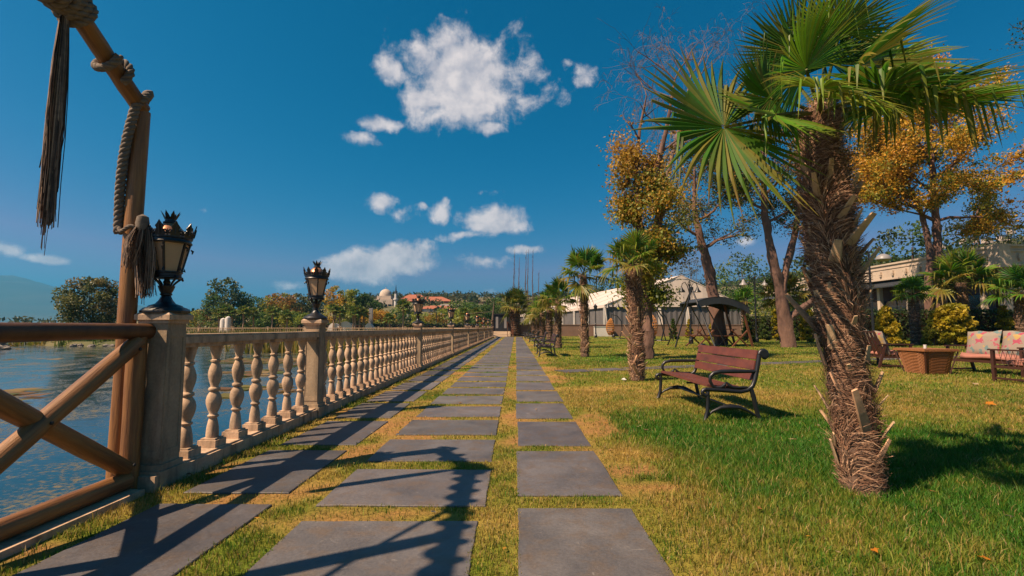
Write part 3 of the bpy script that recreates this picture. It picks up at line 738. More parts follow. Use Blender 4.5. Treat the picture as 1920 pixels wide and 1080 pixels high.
def tassel(top, length, r0, r1, n, seed, name, par, sway=(0, 0)):
    r2 = random.Random(seed); m = MB()
    for i in range(n):
        a = r2.uniform(0, 2 * math.pi); q = math.sqrt(r2.random()); L = length * r2.uniform(.45, 1.0) if r2.random() < .3 else length * r2.uniform(.82, 1.02)
        if r2.random() < .04: L *= 1.12
        pts = []; cl = r2.choice([(.10, .075, .06), (.17, .12, .09), (.28, .20, .145), (.05, .038, .032)])
        ja = r2.uniform(-.02, .02); jb = r2.uniform(-.02, .02); kink = r2.random() < .3
        for k in range(6):
            u = k / 5; rr_ = (r0 + (r1 - r0) * min(1, u * 1.6)) * q * (1 + .25 * math.sin(u * 5))
            kx = r2.uniform(-.018, .018) if (kink and k > 2) else 0
            pts.append(Vector((rr_ * math.cos(a) + ja * u + kx + sway[0] * u, rr_ * math.sin(a) + jb * u + sway[1] * u, -L * u)))
        w = r2.uniform(.0015, .0035)
        b = len(m.v); px_ = Vector((math.sin(a + 1), math.cos(a + 1), 0)) * w
        for p in pts: m.v.append(tuple(p - px_)); m.v.append(tuple(p + px_)); m.c.extend([cl, cl])
        for k in range(5): m.f.append((b + 2 * k, b + 2 * k + 1, b + 2 * k + 3, b + 2 * k + 2))
    return m.build(name, M['fibre'], par, loc=top)
tt = AT(122, 18, J1.y); tb = AT(118, 420, J1.y)
tassel(tt, (tt - tb).length, .018, .034, 520, 3, 'tassel', gate, (-.01, 0))
t2 = onpost(zk + .02, R(-25), .10)
tassel(t2, .30, .03, .065, 260, 5, 'tassel', gate, (-.05, 0)); tassel(t2 + Vector((.03, .02, 0)), .50, .03, .055, 260, 6, 'tassel', gate, (.01, 0))
m = MB(); m.lathe([(.0, -.06), (.03, -.05), (.042, 0), (.034, .05), (.0, .07)], 10, cap=False); m.build('knot', M['rope'], gate, True, loc=t2 + Vector((.01, 0, .02)))
# ------------------------------------------------------------------ fan palms
GRN = [(.06, .15, .012), (.10, .21, .014), (.045, .125, .012), (.17, .24, .018)]
def frond_mb(C, H, n, rad, nseg=42, spread=290, droop=.5, seed=0, yellow=.25, wmax=None, pet=.011, base=None, m=None, snap=.18):
    r2 = random.Random(seed); m = m or MB(); C = Vector(C); H = Vector(H); d = (H - C).normalized(); n = Vector(n); n = (n - d * n.dot(d)).normalized(); s = d.cross(n)
    sp = R(spread); base = base or r2.choice(GRN); wmax = wmax or rad * .036
    pc = (.16, .17, .035)
    mid = C.lerp(H, .5) + Vector((0, 0, .03 * (H - C).length))
    m.tube([C, mid, H], [pet * 1.4, pet, pet * .8], 5, cols=[pc] * 3)
    for i in range(nseg):
        phi = -sp / 2 + sp * i / (nseg - 1) + r2.uniform(-.02, .02)
        dr = d * math.cos(phi) + s * math.sin(phi)
        L = rad * (.78 + .22 * math.cos(phi * .5)) * r2.uniform(.86, 1.06)
        a = s * math.cos(phi) - d * math.sin(phi)
        T = (.03, .2, .4, .55, .7, .85, 1.0); dph = sp / (nseg - 1)
        sn = r2.uniform(.5, .8) if r2.random() < snap else 9
        k1 = r2.uniform(.6, 1.5); c0 = [x * r2.uniform(.75, 1.25) for x in base]; yl = yellow * r2.uniform(.3, 1.8)
        if r2.random() < yellow * .45: c0 = [.17 * r2.uniform(.8, 1.2), .17, .025]
        b = len(m.v); tipc = (.32, .24, .04) if r2.random() < .75 else (.24, .13, .05); tw = r2.uniform(-.25, .25)
        for k, t in enumerate(T):
            up = n * (.16 * L * t * t)
            g = droop * k1 * L * max(0, t - .3) ** 2
            p = H + dr * (L * t) * (1 - .12 * droop * t) + up - Vector((0, 0, g))
            if t > sn: p = pold + (Vector((0, 0, -1)) + dr * .15).normalized() * L * (t - told)
            pold = p; told = t
            w = min(L * t * dph * .56, wmax) * (1 if t < .4 else max(.04, 1 - ((t - .4) / .6) ** 1.25))
            ridge_h = w * (.75 if t < .6 else .35)
            nn = (n + a * tw * t).normalized()
            y = max(0, (t - .55) / .45) * yl
            col = tuple(c0[q] * (1 - y) + tipc[q] * y for q in range(3))
            m.v.extend([tuple(p - a * w - nn * ridge_h * .5), tuple(p + nn * ridge_h * .5), tuple(p + a * w - nn * ridge_h * .5)]); m.c.extend([col, tuple(x * 1.15 for x in col), col])
        for k in range(len(T) - 1):
            q = b + 3 * k; m.f.append((q, q + 1, q + 4, q + 3)); m.f.append((q + 1, q + 2, q + 5, q + 4))
    return m
def trunk_mb(pts, rad, seed, nf, flen=(.10, .28), fw=.003, dark=1.0, core=14):
    """shaggy palm trunk: a lumpy core wrapped in fibres"""
    r2 = random.Random(seed); m = MB(); pts = [Vector(p) for p in pts]; K = 40; P = []; Rr = []
    def at(u):
        x = u * (len(pts) - 1); k = min(int(x), len(pts) - 2); f_ = x - k
        return pts[k].lerp(pts[k + 1], f_), rad[k] * (1 - f_) + rad[k + 1] * f_
    for i in range(K + 1):
        p, r_ = at(i / K); P.append(p); Rr.append(r_ * (.80 + .10 * math.sin(i * 2.1) + r2.uniform(-.05, .05)))
    m.tube(P, Rr, core, cols=[(.085 * dark, .055 * dark, .038 * dark)] * (K + 1))
    for i in range(nf):
        u = r2.random(); p, r_ = at(u); a = r2.uniform(0, 2 * math.pi); o = Vector((math.cos(a), math.sin(a), 0)); tg = Vector((-math.sin(a), math.cos(a), 0))
        L = r2.uniform(*flen) * min(1, .45 + u * 3); th = 1.1 * math.sin(9 * u + 2 * a + seed) + .5 * math.sin(23 * u - 3 * a) + r2.gauss(0, .38); dirv = (Vector((0, 0, 1)) * math.cos(th) + tg * math.sin(th)); out_ = r2.uniform(-.05, .35) if r2.random() < .8 else r2.uniform(.3, .8)
        q0 = p + o * r_ * r2.uniform(.80, .97); q1 = q0 + dirv * L * .5 + o * L * .5 * out_ + tg * r2.uniform(-.02, .02); 
        q2 = q1 + dirv * L * .5 * r2.uniform(.6, 1) - o * L * .4 * r2.uniform(-.2, .6) - Vector((0, 0, L * .25 * r2.random())); w = fw * r2.uniform(.6, 1.6)
        cl = r2.choice([(.14, .075, .045), (.21, .12, .072), (.28, .17, .11), (.07, .038, .026), (.38, .25, .16), (.17, .085, .048)]); cl = tuple(x * dark for x in cl)
        sd = (dirv.cross(o)).normalized() * w; b = len(m.v)
        for q, ww in ((q0, 1), (q1, .8), (q2, .2)): m.v.append(tuple(q - sd * ww)); m.v.append(tuple(q + sd * ww)); m.c.extend([cl, cl])
        m.f.append((b, b + 1, b + 3, b + 2)); m.f.append((b + 2, b + 3, b + 5, b + 4))
    return m, at
def stub_mb(L, w, seed):
    r2 = random.Random(seed); m = MB(); K = 5; tan = (.46 * r2.uniform(.8, 1.1), .30, .18); b = len(m.v)
    curve = r2.uniform(-.1, .12)
    for k in range(K):
        u = k / (K - 1); ww = w * (1 - .45 * u); tt_ = w * .28 * (1 - .3 * u)
        z = L * u; x = curve * L * u * u
        for (sx, sy) in ((-1, -.2), (-.4, -1), (.4, -1), (1, -.2), (.8, .7), (-.8, .7)):
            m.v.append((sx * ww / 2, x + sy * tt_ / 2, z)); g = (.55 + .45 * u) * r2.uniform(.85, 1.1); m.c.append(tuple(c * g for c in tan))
    for k in range(K - 1):
        for j in range(6): m.f.append((b + k * 6 + j, b + k * 6 + (j + 1) % 6, b + (k + 1) * 6 + (j + 1) % 6, b + (k + 1) * 6 + j))
    m.f.append(tuple(b + (K - 1) * 6 + j for j in range(6))); return m
def add_stubs(par, at, n, seed, L=(.12, .26), w=.05, lo=.04, hi=.75, meshes=None, origin=Vector((0, 0, 0)), out=(.12, .7), rin=.86, sc=(.7, 1.25)):
    r2 = random.Random(seed)
    for i in range(n):
        u = lo + (hi - lo) * (i + r2.uniform(0, .8)) / n; p, r_ = at(u); a = i * 2.4 + r2.uniform(-.5, .5)
        o = Vector((math.cos(a), math.sin(a), 0)); tg = Vector((-math.sin(a), math.cos(a), 0))
        d = (Vector((0, 0, 1)) + o * r2.uniform(*out) + tg * r2.uniform(-.75, .75)).normalized()
        y = (o - d * o.dot(d)).normalized(); x = y.cross(d); mtx = Matrix((x, y, d)).transposed()
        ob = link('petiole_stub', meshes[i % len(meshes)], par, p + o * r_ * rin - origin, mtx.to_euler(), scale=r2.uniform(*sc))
stubm = [stub_mb(L, .062, 60 + i).mesh('petiole_stub', M['fibre']) for i, L in enumerate((.15, .20, .26, .12, .18))]

# --- the big palm close to the camera
big = thing('fan_palm', 'large shaggy fan palm nearest the camera, leaning over the lawn', 'palm tree', group='fan palms along the lawn')
tp = []; tr = []
b0 = G(1622, 922)
for (px, py, hw) in ((1622, 925, 40), (1603, 820, 40), (1592, 720, 42), (1578, 620, 43), (1566, 520, 43), (1556, 430, 43), (1548, 350, 40), (1542, 280, 38), (1538, 215, 42)):
    u = (925 - py) / 710; tp.append(AT(px, py, b0.y + .06 * u)); tr.append(hw * .93 / FPX * b0.y)
tp[0].z = -.02; big.location = tp[0]; O0 = tp[0].copy()
tm, tat = trunk_mb([p - O0 for p in tp], tr, 5, 17000, (.05, .19), .0020, 1.0, 22)
ot = tm.build('trunk', M['fibre'], big)
add_stubs(big, tat, 52, 8, meshes=stubm, lo=.04, hi=.80, rin=.93, sc=(.7, 1.35), out=(.15, .75))
CR = tp[-1]
def bigfrond(hpx, hpy, hY, n, rad, spread=280, droop=.5, seed=0, yellow=.25, nseg=50, base=None, snap=.18):
    H = AT(hpx, hpy, hY); c = CR + Vector((0, 0, .0)) + (H - CR).normalized() * .04
    m = frond_mb(c - O0, H - O0, n, rad, nseg, spread, droop, seed, yellow, wmax=rad * .031, base=base, snap=snap); m.build('frond', M['frond'], big)
dk = (.03, .09, .012)
bigfrond(1358, 238, 3.12, (-.15, -.95, .25), .80, 320, .30, 1, .65, snap=.16, base=(.06, .14, .012))
bigfrond(1446, 185, 3.16, (-.1, -.95, .15), .50, 290, .08, 2, .40, snap=.03)
bigfrond(1455, 215, 3.05, (-.2, -.8, .5), .52, 270, .25, 21, .45, snap=.1)
bigfrond(1512, 130, 3.15, (-.15, -.95, .1), .56, 250, .10, 3, .22, snap=.05)
bigfrond(1560, 120, 3.35, (.1, -.95, .1), .62, 240, .12, 4, .2, base=dk, snap=.05)
bigfrond(1612, 125, 3.1, (.45, -.85, .15), .66, 210, .14, 5, .55, snap=.08)
bigfrond(1655, 165, 2.85, (.2, -.55, .75), .56, 290, .55, 6, .5)
bigfrond(1690, 185, 3.25, (.15, -.15, .95), .72, 300, .45, 7, .35, snap=.35)
bigfrond(1735, 195, 3.0, (.1, -.3, .95), .72, 190, .35, 8, .4, snap=.4)
bigfrond(1660, 120, 3.6, (.5, -.4, .7), .62, 270, .3, 9, .3)
bigfrond(1470, 130, 3.6, (-.6, .3, .7), .55, 260, .25, 10, .25, base=dk)
bigfrond(1540, 165, 2.6, (0, -.7, .7), .38, 250, .45, 11, .4)
bigfrond(1600, 190, 2.7, (.2, -.5, .8), .40, 250, .7, 12, .5, snap=.5)
bigfrond(1420, 235, 3.5, (-.5, -.2, .8), .50, 280, .6, 13, .3, base=dk, snap=.3)
bigfrond(1545, 120, 3.9, (0, .8, .6), .6, 260, .3, 14, .2, base=dk)
bigfrond(1630, 190, 3.7, (.4, .5, .8), .55, 270, .6, 15, .3, base=dk, snap=.3)
bigfrond(1500, 100, 3.4, (-.3, -.9, .2), .5, 220, .1, 16, .25, snap=.05)
bigfrond(1575, 60, 3.2, (.1, -.95, .15), .45, 200, .08, 17, .2, snap=.05)

# --- the other palms: two trunk shapes, one set of frond meshes, all fronds separate parts
def palm(name_label, x, y, h, rt, crown, seed, nfr=24, yellow=.35, fib=1500, stubs=14, lean=(0, 0), base=None, dead=1, seg=26, loc_scale=1):
    r2 = random.Random(seed)
    o = thing('fan_palm', name_label, 'palm tree', (x, y, 0), 0, 'fan palms along the lawn')
    pts = [Vector((lean[0] * u * u * h, lean[1] * u * u * h, h * u - .02)) for u in (0, .25, .5, .75, 1)]
    fw = .0025 + .00022 * y
    tm, at = trunk_mb(pts, [rt * 1.1, rt * .95, rt, rt * 1.05, rt * .95], seed, fib, (.07, .20), fw, .95, 10)
    tm.build('trunk', M['fibre'], o); add_stubs(o, at, stubs, seed, meshes=stubm, lo=.03, hi=.6, out=(.2, .9))
    C = pts[-1] + Vector((0, 0, .04))
    for i in range(nfr):
        az = i * 2.4 + r2.uniform(-.3, .3); u = (i + .5) / nfr; el = R(84 - 108 * u + r2.uniform(-10, 10)) if i < nfr - dead else R(-38 + r2.uniform(-10, 10))
        L = crown * r2.uniform(.42, .6); d = Vector((math.cos(az) * math.cos(el), math.sin(az) * math.cos(el), math.sin(el)))
        n = Vector((-math.cos(az) * math.sin(el), -math.sin(az) * math.sin(el), math.cos(el)))
        n = (n + Vector((r2.uniform(-.4, .4), r2.uniform(-.4, .4), 0))).normalized()
        yl = yellow * (.4 + 1.3 * u); bs = base or r2.choice(GRN)
        if u > .7 and r2.random() < yellow: bs = (.20, .17, .03)
        m = frond_mb(C, C + d * L, n, crown * r2.uniform(.5, .66), seg, 220 + 50 * r2.random(), .2 + .7 * u, seed * 50 + i, yl, wmax=crown * .034, base=bs, snap=.1 + .3 * u)
        m.build('frond', M['frond'], o)
    return o
def gx_(px, Y): return AT(px, 614, Y).x
palm('shaggy fan palm behind the red brown bench, cut leaf stubs on its trunk', G(1195, 714).x, G(1195, 714).y, 2.42, .15, .80, 21, 17, .45, 3500, 34, (-.02, 0))
palm('fan palm with a thin dark trunk, second down the row from the red brown bench', G(1097, 669).x, G(1097, 669).y, 3.1, .17, 1.28, 22, 16, .3, 2000, 20, (-.01, .01))
p4 = palm('fan palm third down the row, its crown hanging over the small bench', gx_(1047, 26), 26, 2.6, .20, 1.3, 23, 16, .45, 1300, 12)
for k, (px, Y, h) in enumerate(((1030, 34, 2.5), (1017, 42, 2.4), (1008, 49, 2.3), (1001, 55, 2.1))):
    q = palm('fan palm %s down the row from the red brown bench' % ['fourth', 'fifth', 'sixth', 'last'][k], gx_(px, Y), Y, h, .27, 1.55, 30 + k, 20, .5, 700, 0, seg=16)
palm('tall golden green fan palm standing at the very end of the slab path', gx_(966, 60), 60, 3.7, .75, 2.6, 41, 26, .55, 900, 0, seg=18, base=(.09, .13, .018))
palm('yellowing low fan palm beside the black double armed lamp post', gx_(1470, 33), 33, 3.2, .38, 1.9, 42, 24, .9, 1200, 0, seg=18, base=(.16, .15, .02))
palm('small dark green fan palm in front of the clipped hedge', gx_(1716, 31), 31, 3.3, .34, 1.35, 43, 22, .1, 1200, 0, seg=18, dead=0)
palm('broad fan palm with yellow lower leaves in front of the long building', gx_(1808, 33.3), 33.3, 4.2, .38, 2.5, 44, 28, .65, 1200, 0, seg=20)
palm('fan palm at the right edge before the cream building corner', gx_(1915, 30), 30, 3.3, .3, 1.8, 45, 24, .2, 800, 0, seg=18)
palm('short green fan palm between the marquee and the double armed lamp post', gx_(1397, 48), 48, 3.6, .4, 1.8, 46, 20, .1, 500, 0, seg=14)

# ------------------------------------------------------------------ broadleaf trees
def leaf_cloud(centres, radii, per, size, pal, seed, flat=.75, jitter=.25, soft=.5):
    rg = np.random.default_rng(seed); c = np.array(centres, float); r_ = np.array(radii, float); n = len(c)
    cnt = np.maximum((per * (r_ / r_.mean()) ** 2).astype(int), 4); idx = np.repeat(np.arange(n), cnt); N_ = len(idx)
    d = rg.normal(size=(N_, 3)); d /= np.linalg.norm(d, axis=1)[:, None]; q = rg.random(N_) ** soft * (1 if soft == .5 else 1.45)
    p = c[idx] + d * (r_[idx] * q)[:, None] * np.array((1, 1, flat))
    a = rg.normal(size=(N_, 3)); a /= np.linalg.norm(a, axis=1)[:, None]; b = np.cross(a, rg.normal(size=(N_, 3))); b /= np.linalg.norm(b, axis=1)[:, None]
    s = size * rg.uniform(.55, 1.3, N_)[:, None]
    V = np.stack([p - a * s, p + b * s * .55, p + a * s, p - b * s * .55], 1).reshape(-1, 3)
    pal = np.array(pal); cl = pal[rg.integers(0, len(pal), n)]; ci = cl[idx] * .6 + pal[rg.integers(0, len(pal), N_)] * .4
    ci = ci * rg.uniform(1 - jitter, 1 + jitter, N_)[:, None]
    k = np.arange(N_) * 4
    return V, np.stack([k, k + 1, k + 2, k + 3], 1), np.repeat(ci, 4, 0)
PG = [(.055, .105, .022), (.08, .14, .025), (.038, .075, .018), (.11, .15, .03)]
PY = [(.36, .22, .02), (.42, .26, .025), (.26, .19, .02), (.42, .20, .03)]
PO = [(.26, .10, .03), (.20, .09, .03), (.30, .15, .04)]
PYG = [(.20, .22, .025), (.13, .18, .025), (.26, .24, .03)]
PD = [(.03, .05, .018), (.045, .07, .02), (.06, .07, .025)]
def tree(name, label, x, y, z, h, w, pal, seed, dens=1.0, trunk=.35, tw=.02, lumps=16, lsize=None, cat='tree', group=None, shape='round', bark=None, base_z=None, ret=False):
    """background tree: trunk with limbs, crown of leaf clumps"""
    r2 = random.Random(seed); o = thing(name, label, cat, (x, y, z), 0, group)
    m = MB(); top = h * trunk; r0 = max(h * tw, .04)
    m.tube([(0, 0, -.3), (r2.uniform(-.1, .1) * w * .3, 0, top * .5), (0, 0, top), (0, 0, h * .8)], [r0 * 1.2, r0, r0 * .8, r0 * .2], 6)
    cs = []; rs = []
    for i in range(lumps):
        u = (i + .5) / lumps; a = i * 2.4 + r2.uniform(-.4, .4)
        zz = top * .85 + (h - top * .85) * (u ** .9)
        if shape == 'round': prof = math.sin(math.pi * min(1, .12 + .83 * u)) ** .7
        elif shape == 'cone': prof = 1 - u * .93
        elif shape == 'column': prof = .55
        else: prof = .5 + .5 * u
        rr_ = w * .5 * prof * math.sqrt(r2.uniform(.15, .85)); r_l = w * r2.uniform(.15, .25) * (.5 + .5 * prof)
        cs.append((rr_ * math.cos(a), rr_ * math.sin(a), min(zz, h - r_l * .6))); rs.append(r_l)
        if i % 2 == 0: m.tube([(0, 0, top * r2.uniform(.7, 1)), (cs[-1][0] * .5, cs[-1][1] * .5, (top + zz) / 2), cs[-1]], [r0 * .5, r0 * .3, r0 * .08], 4)
    m.build('trunk', bark or M['bark'], o, True)
    V, F, C = leaf_cloud(cs, rs, int(90 * dens), lsize or w * .035, pal, seed)
    link('crown', npmesh('crown', V, F, C, M['leaf']), o)
    return o
def big_tree(name, label, base, forks, seed, leaf_rules, bark, twig_r=.02, cat='tree', depth=3, spread=.75, leaf_size=.09, per=26, segs=4, ratio=.68, bare_above=1e9, flatten=.6, pendula=0.0, min_leaf_z=0):
    """forks: list of main stems, each a list of (point, radius)"""
    r2 = random.Random(seed); o = thing(name, label, cat, base); B = Vector(base); m = MB(); tips = []; tw = MB()
    def grow(p, d, L, r_, lev):
        pts = [p]; n = segs; q = p.copy(); dd = d.copy(); rad = [r_]
        for i in range(n):
            dd = (dd + Vector((r2.gauss(0, .18), r2.gauss(0, .18), r2.gauss(.06, .14) - pendula * lev * .12))).normalized(); q = q + dd * L / n; pts.append(q.copy()); rad.append(max(r_ * (1 - .6 * (i + 1) / n), .004))
        (m if lev < 2 else tw).tube(pts, rad, 6 if lev < 1 else (4 if lev < 2 else 3), cap=False)
        if lev >= depth:
            tips.append(pts[-1]); tips.append(pts[len(pts) // 2]); tips.append(pts[1]); return
        k = r2.choice((3, 4)) if lev > 0 else 4
        for i in range(k):
            u = r2.uniform(.35, 1.0) if i else 1.0; idx = min(n, max(1, int(u * n))); a = r2.uniform(0, 2 * math.pi)
            ax = dd.orthogonal().normalized(); ax.rotate(Matrix.Rotation(a, 3, dd)); nd = (dd + ax * spread * r2.uniform(.6, 1.3)).normalized()
            grow(pts[idx], nd, L * ratio * r2.uniform(.8, 1.15), max(rad[idx] * .65, .006), lev + 1)
    for st in forks:
        pts = [Vector(p) - B for p, _ in st[0]]; rad = [r_ for _, r_ in st[0]]; fp_ = []; fr_ = []; KK = 7
        for i_ in range(len(pts) - 1):
            for j_ in range(KK):
                u_ = j_ / KK; rr_ = rad[i_] * (1 - u_) + rad[i_ + 1] * u_
                fp_.append(pts[i_].lerp(pts[i_ + 1], u_) + Vector((r2.gauss(0, .07), r2.gauss(0, .07), 0)) * rr_); fr_.append(rr_ * r2.uniform(.88, 1.14))
        fp_.append(pts[-1]); fr_.append(rad[-1]); b0_ = len(m.v); m.tube(fp_, fr_, 14, cap=False)
        for q_ in range(b0_, len(m.v)):
            c_ = fp_[(q_ - b0_) // 14]; k_ = r2.uniform(.90, 1.08) * (1 + .10 * math.sin(((q_ - b0_) % 14) * 1.35 + (q_ - b0_) // 14 * .35)); v_ = Vector(m.v[q_]); m.v[q_] = tuple(c_ + (v_ - c_) * k_)
        for (u, az, el, L) in st[1]:
            x_ = u * (len(pts) - 1); k = min(int(x_), len(pts) - 2); p = pts[k].lerp(pts[k + 1], x_ - k); r_ = rad[k] * .45
            grow(p, Vector((math.cos(az) * math.cos(el), math.sin(az) * math.cos(el), math.sin(el))), L, r_, 0)
    m.build('trunk', bark, o, True); tw.build('twigs', bark, o)['kind'] = 'stuff'
    rg = random.Random(seed + 1); groups = {}
    for t_ in tips:
        wz = t_.z + B.z
        for (zlo, zhi, prob, pal, rad) in leaf_rules:
            if zlo <= wz < zhi and rg.random() < prob: groups.setdefault(id(pal), (pal, [], []))[1].append(tuple(t_)); groups[id(pal)][2].append(rad * rg.uniform(.6, 1.3))
    i = 0
    for pal, cs, rs in groups.values():
        V, F, C = leaf_cloud(cs, rs, per, leaf_size, pal, seed + 5 + i, flatten, soft=1.0); link('crown', npmesh('crown', V, F, C, M['leaf']), o)['kind'] = 'stuff'; i += 1
    return o
H2 = math.pi / 2
POy = [(.42, .22, .05), (.36, .22, .04), (.44, .28, .05)]
# tree with ivy-like yellow leaves and bare weeping top, behind the bench palm
Yt = 17
S = lambda px, py, Y=Yt: AT(px, py, Y)
stA = ([(S(1212, 672), .26), (S(1212, 600), .23), (S(1210, 540), .20), (S(1204, 470), .14), (S(1198, 400), .11), (S(1192, 330), .085), (S(1200, 240), .05), (S(1212, 180), .02)],
       [(.16, 2.9, .9, .5), (.2, .2, .8, .5), (.24, 3.6, .8, .5), (.3, -.9, .9, .5), (.33, 1.6, .8, .5), (.36, 2.8, .8, .6), (.4, -1.2, .6, .6), (.45, .3, .7, .6), (.5, 3.4, .6, .7), (.56, 2.2, .7, .7), (.6, -.6, .7, .8), (.64, 3.2, .6, .8), (.7, .2, .6, .8), (.75, 2.8, .7, .7), (.82, 3.3, .9, .8), (.9, 0, .8, 1.2), (1, 1.0, 1.2, 1.4)])
stB = ([(S(1210, 545), .20), (S(1226, 480), .17), (S(1236, 400), .14), (S(1228, 330), .11), (S(1250, 240), .07), (S(1265, 150), .03)],
       [(.2, .1, .4, .7), (.35, -1, .6, .8), (.5, .8, .6, .9), (.6, 2.5, .7, .9), (.7, .2, .8, 1.2), (.8, 1.4, .9, 1.5), (.9, 3, 1.0, 1.8), (1, 0, 1.1, 1.8), (1, 3, 1.0, 1.8)])
BA = S(1212, 672); BA.z = 0
big_tree('tree', 'tall thin tree behind the bench palm, yellow green leaves below and bare twigs on top', BA, [stA, stB], 77,
         [(2.0, 6.6, .8, PYG, .52), (3.8, 8.4, .45, POy, .5), (3.0, 7.4, .4, PY, .5), (0, 4.6, .3, PG, .4)], M['barkred'], depth=2, leaf_size=.058, per=30, spread=.8, ratio=.62)
# bare crowned tree rising between them
Yt2 = 24; S2 = lambda px, py: AT(px, py, Yt2)
BB = S2(1262, 640); BB.z = 0
big_tree('bare_tree', 'leafless grey tree with drooping twigs behind the yellow leaved tree', BB,
         [([(S2(1206, 640), .16), (S2(1212, 500), .14), (S2(1250, 330), .11), (S2(1280, 220), .08), (S2(1296, 140), .04)], [(.5, 2.9, .7, 2.2), (.6, .2, .8, 2.2), (.68, 3.3, .6, 2.6), (.75, .1, .7, 2.6), (.82, 2.6, .9, 2.6), (.88, -.4, .9, 2.6), (.95, 3.1, .9, 2.4), (1, .3, 1.1, 2.2), (1, 2.5, 1.2, 2.0)])],
         78, [(5, 9, .12, PO, .3)], M['twig'], depth=4, spread=.8, ratio=.62, pendula=.6, leaf_size=.09, per=10)
# leaning pine-like tree above the swing
Yt3 = 30; S3 = lambda px, py: AT(px, py, Yt3)
BC = S3(1352, 645); BC.z = 0
big_tree('tree', 'stout reddish tree leaning behind the swing seat, rusty green tufts at its top', BC,
         [([(BC, .42), (S3(1338, 555), .36), (S3(1330, 510), .30), (S3(1313, 450), .24), (S3(1302, 390), .15), (S3(1302, 320), .07)], [(.55, .2, .5, 2.4), (.62, 3.3, .4, 2.2), (.72, .1, .6, 2.8), (.8, 2.9, .5, 2.8), (.88, .4, .8, 2.8), (.95, 3.0, .7, 2.8), (1, 1, 1.1, 2.4)])],
         79, [(5.5, 12.5, .7, PYG, .75), (5.5, 16, .5, PD, .75), (7.5, 17, .5, POy, .7)], M['barkred'], depth=2, leaf_size=.07, per=34, spread=.85, pendula=.25)
Yt4 = 27; S4 = lambda px, py: AT(px, py, Yt4)
BD = S4(1480, 650); BD.z = 0
big_tree('tree', 'forked dark pine behind the yellowing palm, left of the big palm trunk', BD,
         [([(BD, .36), (S4(1462, 540), .30), (S4(1445, 470), .23), (S4(1434, 400), .18), (S4(1432, 330), .12), (S4(1430, 250), .05)], [(.55, .2, .5, 2.2), (.62, 3.2, .4, 2.4), (.7, -.8, .5, 2.4), (.76, 2.8, .6, 2.6), (.84, .4, .7, 2.6), (.9, 3.3, .8, 2.4), (1, 1, 1.1, 2.2), (.95, -1, .6, 2.4)]),
          ([(S4(1465, 560), .20), (S4(1475, 500), .19), (S4(1492, 430), .16), (S4(1500, 350), .11), (S4(1495, 290), .06)], [(.6, .1, .5, 2.4), (.75, .3, .6, 2.6), (.85, 2.5, .7, 2.4), (1, .5, 1, 2.2), (.9, -1, .5, 2.2)]),
          ([(S4(1475, 600), .24), (S4(1500, 582), .2), (S4(1535, 555), .14)], [(1, .4, .6, 1.4)])],
         80, [(4.5, 13, .7, PD, .8), (4.0, 10, .5, PG, .7), (5.5, 12, .4, PO, .7), (5,11,.4,PYG,.7)], M['barkred'], depth=2, leaf_size=.07, per=60, spread=.85, pendula=.2)
PYb = [(.52, .30, .025), (.60, .34, .03), (.44, .27, .03), (.56, .26, .03)]
Yt5 = 36; S5 = lambda px, py: AT(px, py, Yt5)
BE = S5(1762, 640); BE.z = 0
big_tree('plane_tree', 'wide golden autumn plane tree rising behind the long building', BE,
         [([(BE, .42), (S5(1760, 520), .36), (S5(1758, 450), .3), (S5(1752, 380), .24), (S5(1748, 310), .16), (S5(1745, 240), .08)], [(.5, .1, .35, 4.4), (.5, 3.1, .3, 4.6), (.56, 1.4, .5, 3.6), (.62, .2, .45, 4.6), (.66, 3.0, .5, 4.6), (.72, -1.3, .5, 4.2), (.78, .4, .7, 4.0), (.82, 2.8, .7, 4.2), (.9, -.2, .9, 3.4), (.95, 2.2, .9, 3.4), (1, 1, 1.2, 2.8)]),
          ([(S5(1742, 640), .3), (S5(1744, 470), .24), (S5(1728, 400), .16), (S5(1700, 340), .08)], [(.7, 3.0, .4, 4.0), (.85, 2.6, .6, 3.6), (1, 3.3, .6, 3.6), (1, 1, .9, 3.0)])],
         81, [(7.5, 11.5, .45, PYG, .7), (7.5, 21, 1, PYb, .8), (8, 19, .4, PYG, .7)], M['barkred'], depth=2, leaf_size=.105, per=85, spread=.9)

Yt6 = 9; S6 = lambda px, py: AT(px, py, Yt6)
BF = S6(2130, 700); BF.z = 0
big_tree('bare_tree', 'twiggy tree reaching in at the top right corner', BF,
         [([(BF, .14), (S6(2125, 400), .11), (S6(2105, 200), .08), (S6(2070, 60), .04)], [(.5, 3.0, .7, .9), (.62, 3.3, .6, 1.0), (.72, 2.9, .6, 1.1), (.8, 3.2, .6, 1.1), (.9, 2.8, .7, 1.0), (1, 3, 1.0, .9), (.85, .2, .7, 1.0)])],
         83, [(4, 12, .35, PD, .16)], M['bark'], depth=2, spread=.8, leaf_size=.03, per=14)
